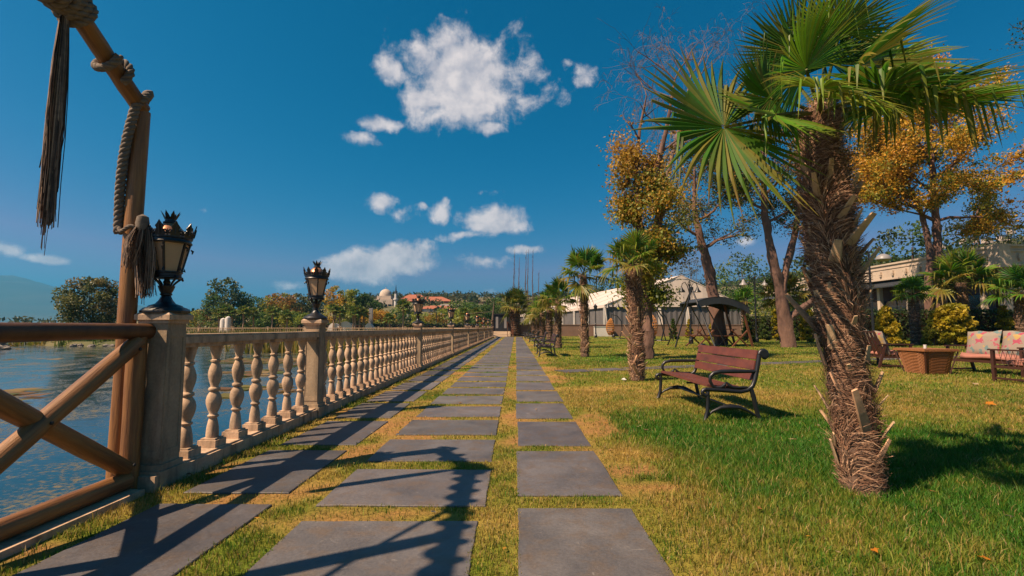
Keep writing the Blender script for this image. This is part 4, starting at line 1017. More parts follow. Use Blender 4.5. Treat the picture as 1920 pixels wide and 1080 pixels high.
# ------------------------------------------------------------------ bench
def make_bench():
    b = thing('park_bench', 'red brown slatted bench with black scrolled iron ends, nearest on the lawn', 'bench', group='benches along the slab path')
    # local frame: length along Y, faces -X, origin at front foot line centre
    Lh = .93
    def end(y):
        m = MB(); T = lambda pts, r_, n=8: m.tube([(x, y, z) for x, z in pts], r_, n)
        def flat(pts, w, t_=.045):
            for (a, c) in zip(pts[:-1], pts[1:]): m.bar((a[0], y, a[1]), (c[0], y, c[1]), t_, w, up=(0, 1, 0))
        # seat-and-back sweep
        sweep = [(-.02, .375), (.10, .372), (.25, .360), (.38, .350), (.46, .365), (.52, .41), (.55, .48), (.575, .58), (.60, .70), (.615, .78)]
        T(sweep, .026)
        sp = [(.615 + .045 + .045 * math.cos(math.pi - i * .62), .785 + .045 * math.sin(math.pi - i * .62)) for i in range(9)]
        T(sp, [.024] * 8 + [.014]); m.lathe([(0, -.024), (.042, -.024), (.042, .024), (0, .024)], 14)
        k = len(m.v) - 14 * 4
        for i in range(k, len(m.v)):
            v_ = m.v[i]; m.v[i] = (.66 + v_[0], y + v_[2], .79 + v_[1])
        # front scroll under the seat
        sc = [(-.02 - .045 * math.sin(i * .6) * (1 - i / 18), .335 + .04 * math.cos(i * .6) * (1 - i / 18)) for i in range(12)]
        T(sc, [.024] * 9 + [.02, .016, .012])
        # legs
        T([(.0, .33), (.005, .24), (-.005, .12), (-.03, .03), (-.05, .0)], [.026, .024, .023, .026, .03])
        T([(.50, .39), (.53, .28), (.55, .16), (.575, .05), (.60, .0)], [.026, .028, .026, .026, .032])
        # curved stretcher with leafy centre
        T([(-.03, .05), (.05, .12), (.15, .165), (.26, .175), (.37, .165), (.47, .12), (.565, .06)], [.012, .016, .024, .034, .024, .016, .012])
        for i in range(5): T([(.18 + i * .04, .17), (.19 + i * .04, .20)], [.014, .004], 6)
        # arm rest
        T([(.575, .585), (.45, .585), (.30, .585), (.16, .582), (.08, .565), (.04, .525), (.035, .47), (.06, .42), (.10, .395)], [.020, .022, .024, .024, .024, .022, .020, .018, .018])
        T([(.10, .395), (.16, .40), (.20, .425), (.225, .46), (.25, .425), (.29, .40), (.36, .395), (.46, .40)], [.016, .018, .022, .008, .022, .018, .016, .014])
        return m.build('iron_end', M['iron'], b, True, sharp=60)
    end(-Lh); end(Lh)
    for i, (x, z) in enumerate(((.035, .395), (.145, .385), (.255, .376), (.365, .368))):
        m = MB(); m.box((0, 0, 0), (.098, 2 * Lh - .03, .026)); m.box((0, 0, .0145), (.088, 2 * Lh - .036, .003)); m.build('seat_slat', M['plank'], b, loc=(x + .02, 0, z + .016), rot=(0, R(5), 0))
    for i, u in enumerate((0, 1, 2)):
        m = MB(); m.box((0, 0, 0), (.026, 2 * Lh - .03, .112)); m.box((-.0145, 0, 0), (.003, 2 * Lh - .036, .10)); m.build('back_slat', M['plank'], b, loc=(.535 + .030 * u + .006, 0, .53 + .122 * u), rot=(0, R(13), 0))
    m = MB(); m.box((.26, 0, .33), (.04, .03, .02)); m.tube([(.08, 0, .35), (.26, 0, .345), (.44, 0, .345)], .014, 6); m.tube([(.26, -Lh, .175), (.26, -Lh * .3, .175), (.26, Lh, .175)], .012, 6); m.build('cross_bar', M['iron'], b)
    return b
bench = make_bench()
f1 = G(1322, 792); f2 = G(1232, 747)
bl = (f2 - f1); bench.location = ((f1.x + f2.x) / 2 + .05, (f1.y + f2.y) / 2, 0); bench.rotation_euler = (0, 0, -math.atan2(bl.x, bl.y)); bench.scale = (1.02, bl.length / 1.92, 1.0)
lb = ['black iron bench standing between the second and third palms of the row', 'small dark bench beyond the third palm of the row', 'small dark bench beyond the fourth palm of the row', 'small dark bench beyond the fifth palm of the row', 'tiny dark bench farthest along the slab path']
for k, (px, Y) in enumerate(((1024, 19.2), (1012, 28), (1001, 36), (993, 43), (987, 50))):
    o = dup(bench, (gx_(px, Y) - .3, Y, 0), R(-2 * k), lb[k])
    for ch in o.children:
        if 'slat' in ch.name: ch.material_slots[0].link = 'OBJECT'; ch.material_slots[0].material = M['darkwood']
# ------------------------------------------------------------------ garden seats with floral cushions, wicker table
def floral(name, base):
    m = bpy.data.materials.new(name); m.use_nodes = True; t = m.node_tree; p = t.nodes['Principled BSDF']; p.inputs['Roughness'].default_value = .85
    tc = t.nodes.new('ShaderNodeTexCoord'); nz = t.nodes.new('ShaderNodeTexNoise'); nz.inputs['Scale'].default_value = 9; nz.inputs['Detail'].default_value = 3
    t.links.new(tc.outputs['Object'], nz.inputs['Vector'])
    ad = t.nodes.new('ShaderNodeMix'); ad.data_type = 'RGBA'; ad.blend_type = 'LINEAR_LIGHT'; ad.inputs[0].default_value = .10; t.links.new(tc.outputs['Object'], ad.inputs[6]); t.links.new(nz.outputs['Color'], ad.inputs[7])
    v1 = t.nodes.new('ShaderNodeTexVoronoi'); v1.inputs['Scale'].default_value = 9; t.links.new(ad.outputs[2], v1.inputs['Vector'])
    r_ = t.nodes.new('ShaderNodeValToRGB'); r_.color_ramp.interpolation = 'CONSTANT'; e = r_.color_ramp.elements; e[0].color = (*base, 1); e[0].position = 0
    sp = t.nodes.new('ShaderNodeSeparateColor'); t.links.new(v1.outputs['Color'], sp.inputs[0]); t.links.new(sp.outputs[0], r_.inputs[0])
    e[1].position = .22; e[1].color = (.30, .05, .08, 1)
    for pos, c in ((.42, (.10, .16, .16)), (.56, (.34, .22, .07)), (.74, (.34, .15, .16)), (.85, base)): x = e.new(pos); x.color = (*c, 1)
    mr2 = t.nodes.new('ShaderNodeMapRange'); t.links.new(v1.outputs['Distance'], mr2.inputs[0]); mr2.inputs['From Min'].default_value = .50; mr2.inputs['From Max'].default_value = .62
    mx2 = t.nodes.new('ShaderNodeMix'); mx2.data_type = 'RGBA'; t.links.new(mr2.outputs[0], mx2.inputs[0]); t.links.new(r_.outputs[0], mx2.inputs[6]); mx2.inputs[7].default_value = (*base, 1)
    t.links.new(mx2.outputs[2], p.inputs['Base Color']); return m
M['floral'] = floral('floral_cream_print', (.23, .185, .145)); M['floral2'] = floral('floral_blue_print', (.22, .26, .32))
def pillow(w, h, t_, mt, name, par, loc, rot, seed=0):
    m = MB(); n = 9; r2 = random.Random(seed); vs = []
    for s_ in (1, -1):
        for i in range(n):
            for j in range(n):
                u = i / (n - 1) * 2 - 1; v_ = j / (n - 1) * 2 - 1
                th = t_ * (1 - abs(u) ** 4) ** .5 * (1 - abs(v_) ** 4) ** .5 * .5 + .002
                pin = 1 - .05 * (u * u) * (1 - v_ * v_) - .05 * (v_ * v_) * (1 - u * u)
                vs.append((u * w / 2 * (1 - .05 * (1 - v_ * v_) * abs(u)), s_ * th + r2.uniform(-.006, .006), v_ * h / 2 * pin + .015 * math.sin(u * 5 + seed)))
    fs = []
    for s_ in (0, 1):
        for i in range(n - 1):
            for j in range(n - 1):
                a = s_ * n * n + i * n + j; q = (a, a + 1, a + n + 1, a + n); fs.append(q if s_ == 0 else tuple(reversed(q)))
    m.add(vs, fs); return m.build(name, mt, par, True, loc=loc, rot=rot, sharp=180)
def garden_sofa(label, loc, rz, w, cush, seed):
    """width along X, faces -Y, origin under the middle"""
    o = thing('garden_sofa', label, 'garden sofa', loc, rz, 'dark timber garden seats with floral cushions')
    D = .78
    for s_ in (-1, 1):
        x = s_ * w / 2; m = MB(); m.bar((x, -D / 2, 0), (x, -D / 2, .63), .055, .055); m.build('leg', M['darkwood'], o)
        m = MB(); m.bar((x, D / 2 + .02, 0), (x, D / 2 - .16, .63), .055, .055); m.build('leg', M['darkwood'], o)
        m = MB(); m.box((x, -.02, .645), (.075, D + .10, .03)); m.build('armrest', M['darkwood'], o)
        m = MB(); m.bar((x, -D / 2, .07), (x, D / 2, .07), .035, .035); m.bar((x, -D / 2, .30), (x, D / 2 - .08, .30), .035, .05); m.build('side_rail', M['darkwood'], o)
        m = MB()
        for i in range(6):
            y = -D / 2 + .1 + i * .09; m.tube([(x, y, .31), (x, y + .09, .63)], .005, 4); m.tube([(x, y + .09, .31), (x, y, .63)], .005, 4); m.tube([(x, y, .08), (x, y + .08, .29)], .004, 4)
        m.build('cord_lacing', M['darkwood'], o)
        m = MB(); m.bar((x, D / 2 - .12, .28), (x, D / 2 + .10, .98), .05, .05); m.build('back_post', M['darkwood'], o)
    m = MB(); m.bar((-w / 2, D / 2 + .10, .98), (w / 2, D / 2 + .10, .98), .05, .05); m.bar((-w / 2, -D / 2, .30), (w / 2, -D / 2, .30), .05, .06); m.bar((-w / 2, D / 2 - .1, .30), (w / 2, D / 2 - .1, .30), .05, .05); m.build('frame_rail', M['darkwood'], o)
    n = int(w / .17)
    for i in range(n):
        x = -w / 2 + w * (i + 1) / (n + 1); m = MB(); m.bar((x, D / 2 - .11, .32), (x, D / 2 + .095, .96), .03, .05); m.build('back_slat', M['darkwood'], o)
    m = MB(); pillow(w - .06, .14, D - .02, M['pink'], 'seat_cushion', o, (0, -.03, .40), None, 1).rotation_euler = (0, 0, 0)
    k = max(1, int(w / .6))
    for i in range(k):
        pillow(w / k - .02, .66, .20, cush[i % len(cush)], 'back_cushion', o, (-w / 2 + w * (i + .5) / k, .20, .70), (R(-16), R(3 * (i - .5)), R(2 * i)), seed + i)
    return o
garden_sofa('floral cushioned garden sofa right of the wicker table', (AT(1838, 640, 11.3).x + .62, 11.6, 0), R(-78), 1.5, [M['floral'], M['floral']], 3)
garden_sofa('slatted garden sofa turned away from the camera at the right edge', (AT(1872, 640, 9.9).x + .85, 9.75, 0), R(180 + 6), 1.6, [M['floral2'], M['floral']], 6)
garden_sofa('dark framed garden seat left of the wicker table, partly behind the big palm', (AT(1630, 640, 13.6).x + .45, 13.9, 0), R(82), 1.5, [M['floral'], M['floral']], 9)
tb_ = thing('wicker_table', 'tapered square woven wicker table on the lawn', 'table', (AT(1750, 640, 11.5).x, 11.75, 0), R(4))
m = MB(); hh = .54; nr = 30; ns = 72
for i in range(nr + 1):
    z0 = hh * i / nr; w0 = (.92 + .36 * z0 / hh) / 2
    for k in range(ns):
        a = k / ns * 2 * math.pi; ca, sa = math.cos(a), math.sin(a); e = .30
        wv = .012 * (1 if (k // 2 + i) % 2 else -1)
        m.v.append(((w0 + wv) * math.copysign(abs(ca) ** e, ca), (w0 + wv) * math.copysign(abs(sa) ** e, sa), z0)); g = .62 if (k // 2 + i) % 2 == 0 else 1.25; m.c.append((g, g, g))
for i in range(nr):
    for k in range(ns): m.f.append((i * ns + k, i * ns + (k + 1) % ns, (i + 1) * ns + (k + 1) % ns, (i + 1) * ns + k))
m.build('woven_body', M['wicker'], tb_)
m = MB()
for sx in (-1, 1):
    for sy in (-1, 1): m.bar((sx * .455, sy * .455, 0), (sx * .645, sy * .645, hh), .04, .04)
m.build('frame', M['darkwood'], tb_)['kind'] = 'stuff'
m = MB(); m.box((0, 0, .565), (1.36, 1.36, .045)); m.box((0, 0, .592), (1.30, 1.30, .01)); m.build('tabletop', M['wicker'], tb_); tb_.scale = (.64, .64, 1.0)
m = MB(); m.lathe([(.03, 0), (.034, .01), (.03, .05), (.036, .09), (.034, .092), (.028, .05)], 12); tag(m.build('ashtray', M['white'], None, True, loc=(tb_.location.x - .12, 11.6, .598)), 'small pale cup on top of the wicker table', 'cup')

# ------------------------------------------------------------------ swing seat with a black canopy
sw = thing('swing_gazebo', 'timber swing table with facing seats under a curved black canopy', 'garden swing', (gx_(1345, 28), 28.3, 0), R(8))
m = MB(); n = 12; vs = []
for j in (0, 1):
    for s_ in (0, 1):
        for i in range(n + 1):
            u = i / n; x = -1.65 + 3.2 * u; z = 2.42 + .52 * math.sin(math.pi * min(1, u * .92 + .06)) ** .8 - .22 * u; vs.append((x, -1.0 + 2.0 * j, z - .05 * s_))
q = n + 1; fs = []
for i in range(n):
    fs += [(i, i + 1, 2 * q + i + 1, 2 * q + i), (q + i, 3 * q + i, 3 * q + i + 1, q + i + 1), (i, q + i, q + i + 1, i + 1), (2 * q + i, 2 * q + i + 1, 3 * q + i + 1, 3 * q + i)]
fs += [(0, 2 * q, 3 * q, q), (n, q + n, 3 * q + n, 2 * q + n)]
m.add(vs, fs)
for j in (-1, 1): m.add([(x, j * 1.0, z) for x, z in [(v_[0], v_[2]) for v_ in vs[:q]]] + [(x, j * 1.0, z - .40) for x, z in [(v_[0], v_[2]) for v_ in vs[:q]]], [(i, i + 1, q + i + 1, q + i) for i in range(n)])
m.build('canopy', M['canopy'], sw)
for sy in (-.85, .85):
    m = MB(); m.bar((1.15, sy, 2.45), (1.75, sy, 0), .12, .09); m.build('post', M['brownwood'], sw)
    m = MB(); m.tube([(-1.1, sy, 2.6), (-1.0, sy, 2.3), (-.6, sy, 1.6), (-.25, sy, .9), (.15, sy, 0)], .035, 6); m.build('post', M['iron'], sw)
    for (x0, x1) in ((-1.5, -.5), (-.5, -1.5), (.6, 1.6), (1.6, .6)):
        m = MB(); m.bar((x0, sy * .8, 0), (x1, sy * .8, .95), .1, .06); m.build('crossed_leg', M['brownwood'], sw)
for y in (-.6, -.45, -.3, .3, .45, .6):
    m = MB(); m.box((-.05, y, .62 if abs(y) > .4 else .64), (3.2, .13, .045)); m.build('seat_board', M['brownwood'], sw)
for i in range(4):
    m = MB(); m.box((.1, -.2 + .13 * i, 1.0), (2.2, .115, .04)); m.build('table_board', M['brownwood'], sw)
for (x, y) in ((-1.4, -.5), (1.4, -.5), (-1.4, .5), (1.4, .5)):
    m = MB(); m.tube([(x, y, .62), (x * .8, y, 2.5)], .015, 5); m.build('hanger', M['iron'], sw)
# black tripod
tr_ = thing('tripod_swing', 'tall black three legged swing stand in front of the white marquee', 'swing')
ap = AT(1297, 541, 26)
for (px, py, Y) in ((1266, 652, None), (1343, 655, None)):
    g_ = G(px, py); m = MB(); m.tube([ap, g_], .045, 6); m.build('leg', M['iron'], tr_)
m = MB(); m.tube([ap, (ap.x - .3, 29.5, 0)], .045, 6); m.build('leg', M['iron'], tr_)
m = MB(); m.lathe([(0, -.1), (.09, -.08), (.09, .08), (0, .1)], 8, tuple(ap)); m.tube([ap - Vector((0, 0, .05)), (ap.x, ap.y, ap.z - .5)], .015, 5); m.build('hook', M['iron'], tr_)
# egg chairs
def egg(label, x, y, rz, s_=1.0):
    o = thing('egg_chair', label, 'hanging chair', (x, y, 0), rz, 'hanging egg chairs by the marquee')
    m = MB(); m.tube([(.75, 0, .03), (1.0, 0, .9), (.95, 0, 1.7), (.55, 0, 2.25), (.0, 0, 2.4)], .05, 6); m.build('hanging_post', M['iron'], o)
    m = MB(); m.tube([(.75 + .6 * math.cos(a), .6 * math.sin(a), .03) for a in [i * math.pi / 6 for i in range(13)]], .035, 5); m.build('ring_foot', M['iron'], o)
    m = MB(); P = []
    for i in range(9):
        u = i / 8; z = .35 + 1.65 * u; rr_ = .62 * math.sin(math.pi * (.12 + .86 * u)) ** .7
        P.append((rr_, z))
    for k in range(16):
        a = R(60 + 240 * k / 15); m.tube([(r_ * math.cos(a) * .8 - .05, r_ * math.sin(a), z) for r_, z in P], .022, 4)
    for r_, z in P: m.tube([(r_ * math.cos(R(60 + 240 * k / 12)) * .8 - .05, r_ * math.sin(R(60 + 240 * k / 12)), z) for k in range(13)], .03, 4)
    m.build('woven_shell', M['rattan'], o)
    pillow(.9, .5, .3, M['terra'], 'cushion', o, (0, 0, .62), (R(90), 0, R(90)), 4)
    m = MB(); m.tube([(0, 0, 2.0), (0, 0, 2.4)], .015, 4); m.build('chain', M['iron'], o)
    o.scale = (s_,) * 3; return o
egg('woven egg chair hanging from a curved black stand left of the bench palm', gx_(1147, 48), 48, R(-15))
egg('woven egg chair half hidden behind the bench palm trunk', gx_(1222, 40), 40, R(10), 1.1)
for k, (px, Y) in enumerate(((1245, 40),)):
    m = MB(); x = gx_(px, Y)
    m.tube([(x - .9, Y, 2.55), (x - .2, Y, 2.5), (x + .2, Y, 1.9), (x + .75, Y, 0)], .045, 6); m.tube([(x - .9, Y + .9, 2.55), (x - .3, Y + .9, 2.4), (x, Y + .9, 1.7), (x + .4, Y + .9, 0)], .045, 6)
    tag(m.build('chair_stand', M['iron']), 'bent black tube stand arching over the hidden egg chair', 'stand')

# ------------------------------------------------------------------ lamp posts
M['milkshade'] = mat('pale_shade', (.22, .21, .21), None, .4)
def lamp_post(label, px, Y, zt, kind, head=.55, hs=1.0, mt=None):
    o = thing('lamp_post', label, 'lamp post', (gx_(px, Y), Y, 0), 0, 'tall black lamp posts in the park')
    m = MB(); m.lathe([(.16, 0), (.16, .25), (.10, .35), (.06, .6), (.055, zt * .5), (.075, zt * .5 + .05), (.05, zt * .5 + .1), (.045, zt)], 8); m.build('pole', M['iron'], o)
    if kind == 'double':
        for s_ in (-1, 1):
            m = MB(); m.tube([(0, 0, zt - .6), (s_ * head * .25, 0, zt - .05), (s_ * head * .55, 0, zt + .22), (s_ * head * .9, 0, zt + .12), (s_ * head, 0, zt - .12)], .03, 6)
            m.tube([(0, 0, zt - .15), (s_ * head * .2, 0, zt + .1), (s_ * head * .1, 0, zt + .25)], .018, 5); m.build('arm', M['iron'], o)
            m = MB(); m.lathe([(.03 * hs, .0), (.08 * hs, -.06 * hs), (.12 * hs, -.2 * hs), (.26 * hs, -.36 * hs), (.27 * hs, -.40 * hs), (.02, -.38 * hs)], 12, (s_ * head, 0, zt - .1)); m.build('shade', mt or M['iron'], o, True)
        m = MB(); m.lathe([(.05, zt), (.07, zt + .06), (.03, zt + .15), (.04, zt + .25), (0, zt + .42)], 8, cap=False); m.build('finial', M['iron'], o)
    elif kind == 'dome':
        m = MB(); m.tube([(0, 0, zt - .1), (.25, 0, zt + .2), (.55, 0, zt + .15), (.72, 0, zt - .1)], .03, 6); m.tube([(0, 0, zt - .1), (-.3, 0, zt + .2), (-.5, 0, zt + .1)], .03, 6); m.build('arm', M['iron'], o)
        m = MB(); m.lathe([(.34, 0), (.33, .08), (.24, .2), (.1, .27), (0, .29)], 16, (.72, 0, zt - .4), cap=False); m.lathe([(0, -.12), (.2, -.09), (.33, 0)], 16, (.72, 0, zt - .4), cap=False); m.build('dome_shade', M['milkshade'], o, True)
    else:
        m = MB(); m.lathe([(.08, zt), (.14, zt + .06), (.20, zt + .45), (.24, zt + .5), (.12, zt + .62), (.03, zt + .7), (0, zt + .85)], 8, cap=False); m.build('lantern', M['iron'], o)
    return o
lamp_post('lamp post with two small hooded lamps above the black swing frame', 1295, 32, 3.9, 'double', .53, .9)
lamp_post('lamp post with two pale bell shades left of the yellowing palm', 1418, 37, 4.9, 'double', .85, 1.1, M['milkshade'])
lamp_post('tall lamp post with a pale dome shade beside the big palm trunk', 1637, 24, 4.9, 'dome')
lamp_post('lamp post with two hooded lamps in front of the marquee eave', 1150, 53, 3.8, 'double', .55, 1.1)
lamp_post('single lantern post left of the egg chairs', 1117, 52, 2.9, 'single')
lamp_post('single lantern post right of the bench palm', 1226, 46, 2.6, 'single')
lamp_post('tall slim lamp post with two arms beyond the head of the bay', 818, 88, 3.9, 'double', .9, .8)

# ------------------------------------------------------------------ marquee
mq = thing('marquee', 'large white gabled marquee with grey mesh sides behind the lawn', 'marquee')
YM = 68.0
eL = AT(1133, 573, YM); eR = AT(1392, 571, YM); pk = AT(1277, 516, YM); ze = (eL.z + eR.z) / 2; eL.z = eR.z = ze
far = 62.0; dx = -.19
def back(p): return Vector((p.x + far * dx, p.y + far, p.z))
def sag(a, b, k=6): return [a.lerp(b, i / k) for i in range(k + 1)]
m = MB(); NN = 9
for side in (eL, eR):
    for i in range(NN):
        u0, u1 = i / NN, (i + 1) / NN
        a = side.lerp(back(side), u0); b = side.lerp(back(side), u1); c = pk.lerp(back(pk), u1); d = pk.lerp(back(pk), u0)
        mid1 = (a + b + c + d) / 4 - Vector((0, 0, .03))
        nn_ = Vector((0, 0, .16))
        m.add([a, b, c, d, mid1], [(0, 1, 4), (1, 2, 4), (2, 3, 4), (3, 0, 4)])
        for e in (a, d): pass
        m.bar(a + Vector((0, 0, .03)), d + Vector((0, 0, .03)), .16, .06)
m.build('roof', M['tentwhite'], mq)
m = MB()
K = 14
gp = []
for i in range(K + 1):
    u = i / K; x = eL.x + (eR.x - eL.x) * u; yy_ = YM + (.06 if i % 2 else -.03); 
    zt = (ze + (pk.z - ze) * ((x - eL.x) / (pk.x - eL.x))) if x < pk.x else (ze + (pk.z - ze) * ((eR.x - x) / (eR.x - pk.x)))
    gp.append((x, yy_, ze - .25, zt + .0))
zl = 0
for p_, q_ in zip(gp[:-1], gp[1:]): m.add([(p_[0], p_[1], p_[2]), (q_[0], q_[1], q_[2]), (q_[0], q_[1], q_[3]), (p_[0], p_[1], p_[3])], [(0, 1, 2, 3)])
# peak wedge
m.add([(pk.x - .9, YM - .05, pk.z - .55), (pk.x + .9, YM - .05, pk.z - .55), (pk.x, YM - .05, pk.z + .02)], [(0, 1, 2)])
m.build('gable', M['tentwhite'], mq)
m = MB(); m.add([eL + Vector((0, 0, -.02)), back(eL), back(eL) - Vector((0, 0, .35)), eL - Vector((0, 0, .35))], [(0, 1, 2, 3)]); m.build('valance', M['tentwhite'], mq)
for i in range(6):
    x = eL.x + (eR.x - eL.x) * (i + .0) / 5; m = MB(); m.box((x, YM + .1, (ze - .3) / 2), (.28, .14, ze - .3)); m.build('post', M['white'], mq)
for i in range(1, 9):
    p_ = eL.lerp(back(eL), i / 9); m = MB(); m.box((p_.x, p_.y, (ze - .3) / 2), (.3, .3, ze - .3)); m.build('post', M['white'], mq)
for i in range(5):
    x0 = eL.x + (eR.x - eL.x) * i / 5; x1 = eL.x + (eR.x - eL.x) * (i + 1) / 5; m = MB(); kk = 10
    for j in range(kk):
        a0_, a1_ = x0 + (x1 - x0) * j / kk, x0 + (x1 - x0) * (j + 1) / kk; y0_ = YM + .25 + (.08 if j % 2 else 0); y1_ = YM + .25 + (0 if j % 2 else .08)
        m.add([(a0_, y0_, 0), (a1_, y1_, 0), (a1_, y1_, ze - .3), (a0_, y0_, ze - .3)], [(0, 1, 2, 3)])
    m.build('mesh_curtain', M['tentgrey'], mq)
    # drawn white curtain beside the post
    m = MB(); m.tube([(x0 + .5, YM + .15, 0), (x0 + .35, YM + .15, ze * .5), (x0 + .12, YM + .15, ze - .3)], [.16, .14, .2], 6); m.build('tied_curtain', M['tentwhite'], mq)
for i in range(9):
    a = eL.lerp(back(eL), i / 9); b = eL.lerp(back(eL), (i + 1) / 9); m = MB(); m.add([(a.x + .3, a.y, 0), (b.x + .3, b.y, 0), (b.x + .3, b.y, ze - .2), (a.x + .3, a.y, ze - .2)], [(0, 1, 2, 3)]); m.build('mesh_curtain', M['tentgrey'], mq)

# planter wall in front of the marquee
pw = thing('planter_wall', 'low brown rendered retaining wall in front of the marquee', 'wall')
Yp = 60.5
xs_ = [gx_(957, Yp), gx_(1010, Yp), gx_(1100, Yp), gx_(1180, Yp), gx_(1262, Yp), gx_(1330, Yp), gx_(1400, Yp)]
for a, b in zip(xs_[:-1], xs_[1:]):
    m = MB(); m.box(((a + b) / 2, Yp, .68), (b - a - .02, .5, 1.42)); m.box(((a + b) / 2, Yp, 1.42), (b - a - .02, .6, .09)); m.build('wall_section', M['wallbrown'], pw)
x_ = gx_(1130, Yp - .6); m = MB(); m.box((x_, Yp - .8, .6), (2.2, .5, 1.2)); m.box((x_, Yp - .8, 1.22), (2.3, .6, .05)); tag(m.build('utility_box', M['white']), 'pale low box in front of the brown wall near the egg chair', 'box')

# ------------------------------------------------------------------ long building on the right
bd = thing('building', 'long cream single storey building with bracketed parapet and dark windows', 'building')
cB = AT(1877, 540, 36.5); xb = cB.x; zt = AT(1877, 462, 36.5).z; zb = AT(1877, 498, 36.5).z
def fx(u): return Vector((xb - .02 * u - .35 * 0, 36.5 + u, 0))       # u metres along the receding face
LEN = 34
m = MB(); m.box((xb + 9, 36.5 + LEN / 2, zb / 2 + .1), (16.5, LEN - 2, zb + .2)); m.build('inner_wall', M['darkwood'], bd)
m = MB(); m.box((xb + 12, 36.6, zb / 2), (23.6, .5, zb)); m.build('front_wall', M['render'], bd)
m = MB(); m.box((xb - .0, 36.5 + LEN / 2, (zb + zt) / 2), (.5, LEN, zt - zb)); m.box((xb + 12, 36.42, (zb + zt) / 2), (24.5, .5, zt - zb)); m.build('parapet', M['render'], bd)
m = MB()
for (z_, w_, h_) in ((zt, .75, .16), (zt - .42, .62, .09), (zb + .03, .62, .14)):
    m.box((xb - .0, 36.4 + LEN / 2, z_), (w_, LEN + .2, h_)); m.box((xb + 12.3, 36.36, z_), (24.8, w_, h_))
m.build('cornice', M['render'], bd)
m = MB(); m.box((xb - .02, 36.42, (zb + zt) / 2 - .02), (.86, .9, zt - zb + .30)); m.build('corner_pier', M['render'], bd)
for i in range(20):
    m = MB(); m.box((0, 0, 0), (.2, .26, .34)); m.box((0, 0, -.24), (.14, .18, .18)); m.build('bracket', M['render'], bd, loc=(xb - .33, 37.1 + i * 1.55, zt - .82))
for i in range(12):
    m = MB(); m.box((0, 0, 0), (.3, .2, .34)); m.box((0, 0, -.24), (.2, .14, .18)); m.build('bracket', M['render'], bd, loc=(xb + 1.2 + i * 1.6, 36.1, zt - .82))
m = MB(); m.add([(xb + .3, 36.9, zb - .06), (xb + .3, 36.5 + LEN, zb - .06), (xb - .9, 36.5 + LEN, zb - .7), (xb - .9, 36.9, zb - .7)], [(0, 1, 2, 3)])
m.box((xb - .9, 36.7 + LEN / 2, zb - .75), (.08, LEN, .12)); m.build('awning', M['canopy'], bd)
for i in range(9):
    y = 38 + i * 3.6
    m = MB(); m.box((xb + .15, y, (zb - .7) / 2), (.35, .35, zb - .7)); m.build('column', M['render'], bd)
    if i < 8:
        m = MB(); m.box((xb + .4, y + 1.8, 1.9), (.05, 3.1, 3.6)); w_ = m.build('window', M['glass'], bd)
        m = MB()
        for yo in (-1.5, 0, 1.5): m.box((xb + .36, y + 1.8 + yo, 1.9), (.06, .08, 3.6))
        m.box((xb + .36, y + 1.8, 2.7), (.055, 3.1, .08)); m.build('window_frame', M['blackplain'], w_)
m = MB(); m.add([(xb - .9, 37.0, zb - .7), (xb - .1, 36.9, zb - .1), (xb - .05, 36.9, 0), (xb - .25, 36.95, 0)], [(0, 1, 2, 3)]); m.build('side_blind', M['canopy'], bd)

# ------------------------------------------------------------------ hedge and clipped conifers
def hedge(name, label, x0, x1, y, h, d, pal, seed, cat='hedge', size=.09, dens=90):
    rg = np.random.default_rng(seed); A = (x1 - x0) * (h * 2 + d); n = int(A * dens)
    p = np.stack([rg.uniform(x0, x1, n), rg.uniform(y - d / 2, y + d / 2, n), rg.uniform(0, h, n)], 1)
    fce = rg.random(n); p[fce < .55, 1] = y - d / 2 + rg.normal(0, .06, (fce < .55).sum()); p[fce > .8, 2] = h + rg.normal(0, .07, (fce > .8).sum())
    o = thing(name, label, cat, (0, 0, 0)); V, F, C = leaf_cloud([(0, 0, 0)], [1], 4, .1, pal, seed)
    a = rg.normal(size=(n, 3)); a /= np.linalg.norm(a, axis=1)[:, None]; b = np.cross(a, rg.normal(size=(n, 3))); b /= np.linalg.norm(b, axis=1)[:, None]; s = size * rg.uniform(.6, 1.3, n)[:, None]
    V = np.stack([p - a * s, p + b * s * .6, p + a * s, p - b * s * .6], 1).reshape(-1, 3); k = np.arange(n) * 4; pal = np.array(pal)
    C = np.repeat(pal[rg.integers(0, len(pal), n)] * rg.uniform(.7, 1.3, n)[:, None], 4, 0)
    ob = link('foliage', npmesh('foliage', V, np.stack([k, k + 1, k + 2, k + 3], 1), C, M['leaf']), o); ob['kind'] = 'stuff'
    m = MB(); m.box(((x0 + x1) / 2, y, h / 2 - .05), (x1 - x0 - .2, d * .7, h - .25)); m.col = (1, 1, 1); m.build('stems', M['darkwood'], o); return o
hedge('hedge', 'dark clipped hedge between the small conifers and the long building', gx_(1600, 34.5), gx_(1600, 34.5) + 12.4, 34.5, 2.25, 1.2, PD + PG[:1], 5)
hedge('hedge', 'dark hedge left of the big palm behind the yellow conifers', gx_(1395, 46), gx_(1535, 46), 46, 2.1, 1.0, PD, 6)
hedge('hedge', 'long low dark hedge beyond the far balustrade', -42, -7, 93, 1.7, 1.6, [(.010, .022, .014), (.014, .03, .016)], 7, size=.16, dens=30)
CY = [(.34, .28, .014), (.40, .28, .018), (.26, .25, .018)]; CG = [(.05, .085, .015), (.08, .11, .018)]
def conifer(label, px, Y, h, w, pal, seed, shape='cone'):
    return tree('conifer', label, gx_(px, Y), Y, 0, h, w, pal, seed, 3.0, .05, .02, 22, w * .055, 'conifer', 'small clipped conifers', shape)
